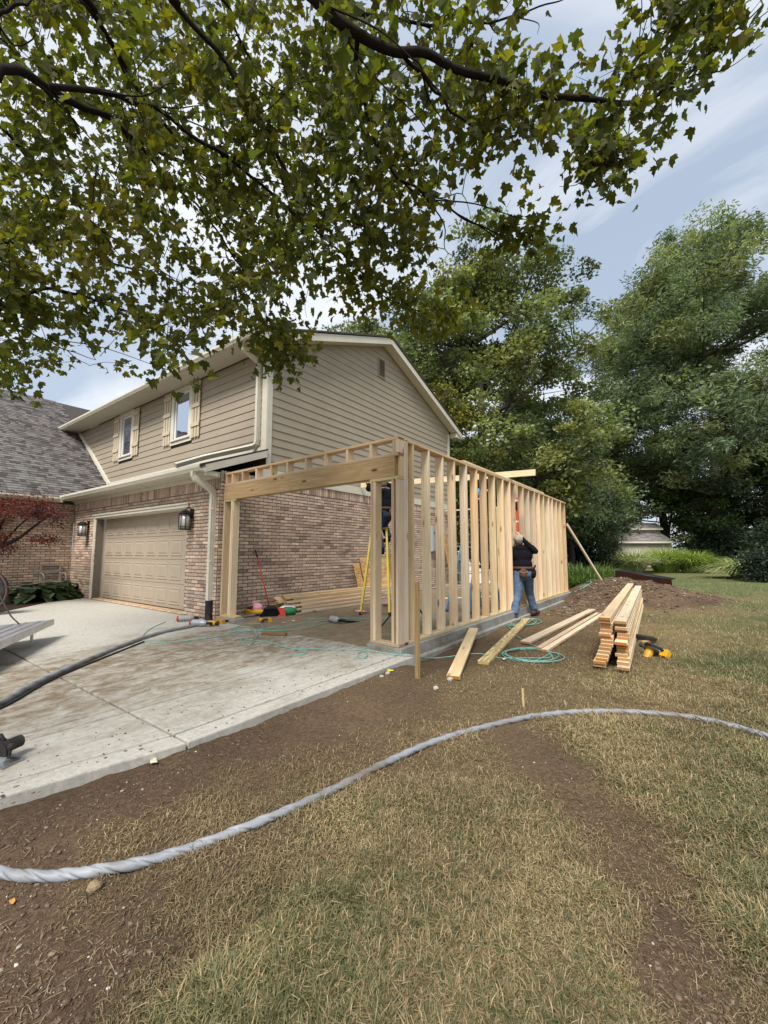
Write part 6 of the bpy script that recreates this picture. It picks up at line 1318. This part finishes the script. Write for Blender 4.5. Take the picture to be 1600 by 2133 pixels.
warm=[(.098,.108,.019),(.086,.098,.019),(.073,.089,.021),(.125,.124,.019),(.064,.081,.023)]
cen=[]
for poly,ncl,(d0,d1),per in ZONES:
    pa=np.array(poly); k=0; xs0,ys0=pa.min(0); xs1,ys1=pa.max(0); N=ncl*6; px=rng.uniform(xs0,xs1,N); py=rng.uniform(ys0,ys1,N); ok=inpoly(px,py,poly); px,py=px[ok][:ncl],py[ok][:ncl]
    for a,b in zip(px,py): cen.append((D(a,b,rng.uniform(d0,d1)),per,b,a))
for c,per,pyv,pxv in cen:
    dd=np.linalg.norm(LP-c,axis=1); i=int(np.argmin(dd)); p0=LP[i]; v=c-p0; dl=np.linalg.norm(v)
    if dl>.9: p0=c-v/dl*.9; v=c-p0; dl=.9
    mid=(p0+c)/2+np.array([0,0,.05*dl])+rng.normal(0,.03,3); e=c+v/(dl+1e-6)*.12+rng.normal(0,.04,3); P=smooth_path([p0,mid,c,e],3); TW.tube(P,np.linspace(.0045,.0014,len(P)),4,False)
    n=int(per*rng.uniform(.6,1.4)); f=rng.uniform(.25,1,n); q=P[np.minimum((f*(len(P)-1)).astype(int),len(P)-1)]+rng.normal(0,1,(n,3))*np.array([.12,.12,.09])
    tipd=rng.normal(0,.55,(n,3))+np.array([0,0,-.62])+v/(dl+1e-6)*.35; tipd/=np.linalg.norm(tipd,axis=1)[:,None]; nz=rng.normal(0,.6,(n,3))+np.array([0,0,.55])
    nz-=tipd*(nz*tipd).sum(1)[:,None]; nz/=np.linalg.norm(nz,axis=1)[:,None]; S=.054+.064*rng.random(n)
    LP_.append(q); LR_.append(np.stack([np.cross(tipd,nz),tipd,nz],-1)*S[:,None,None]); cl_=np.array(warm[rng.integers(0,5)]); yl_=1.0+(.5 if (pyv>560 and pxv>680) else 0)*rng.random((n,1))
    LC_.append(cl_*(.7+.6*rng.random((n,1)))*np.concatenate([yl_*1.05,yl_,np.ones((n,1))],1))
TW.to('twigs',BARK,mt,False,kind='stuff')
LPa=np.vstack(LP_);LRa=np.vstack(LR_);LCa=np.vstack(LC_); u_,v_,d_=proj(LPa); inn=(u_>0)&(u_<1600)&(v_>0)&(d_>.3); od=np.argsort(np.where(inn,d_,1e9)); pk=od[:300]; rest=np.setdiff1d(np.arange(len(LPa)),pk)
hf_=rng.random(len(rest))<.5; va=inst(lV,lF,LRa[rest[hf_]],LPa[rest[hf_]],LCa[rest[hf_]]); vb=inst(lV2,lF,LRa[rest[~hf_]],LPa[rest[~hf_]],LCa[rest[~hf_]])
stuff('leaves',mesh_np('leaves',np.vstack([va[0],vb[0]]),np.vstack([va[1],vb[1]+len(va[0])]),LEAFM,np.vstack([va[2],vb[2]])),mt)
lm=[mesh_np('leaf',(lV,lV2)[k%2],lF,LEAFM,np.tile(np.array(warm[k%5])*(.8+.1*k),(len(lV),1))) for k in range(6)]
for j,i in enumerate(pk):
    b=LRa[i]; c=LPa[i]; add('leaf',lm[j%6],mt,Matrix(((*map(float,b[0]),float(c[0])),(*map(float,b[1]),float(c[1])),(*map(float,b[2]),float(c[2])),(0,0,0,1))))
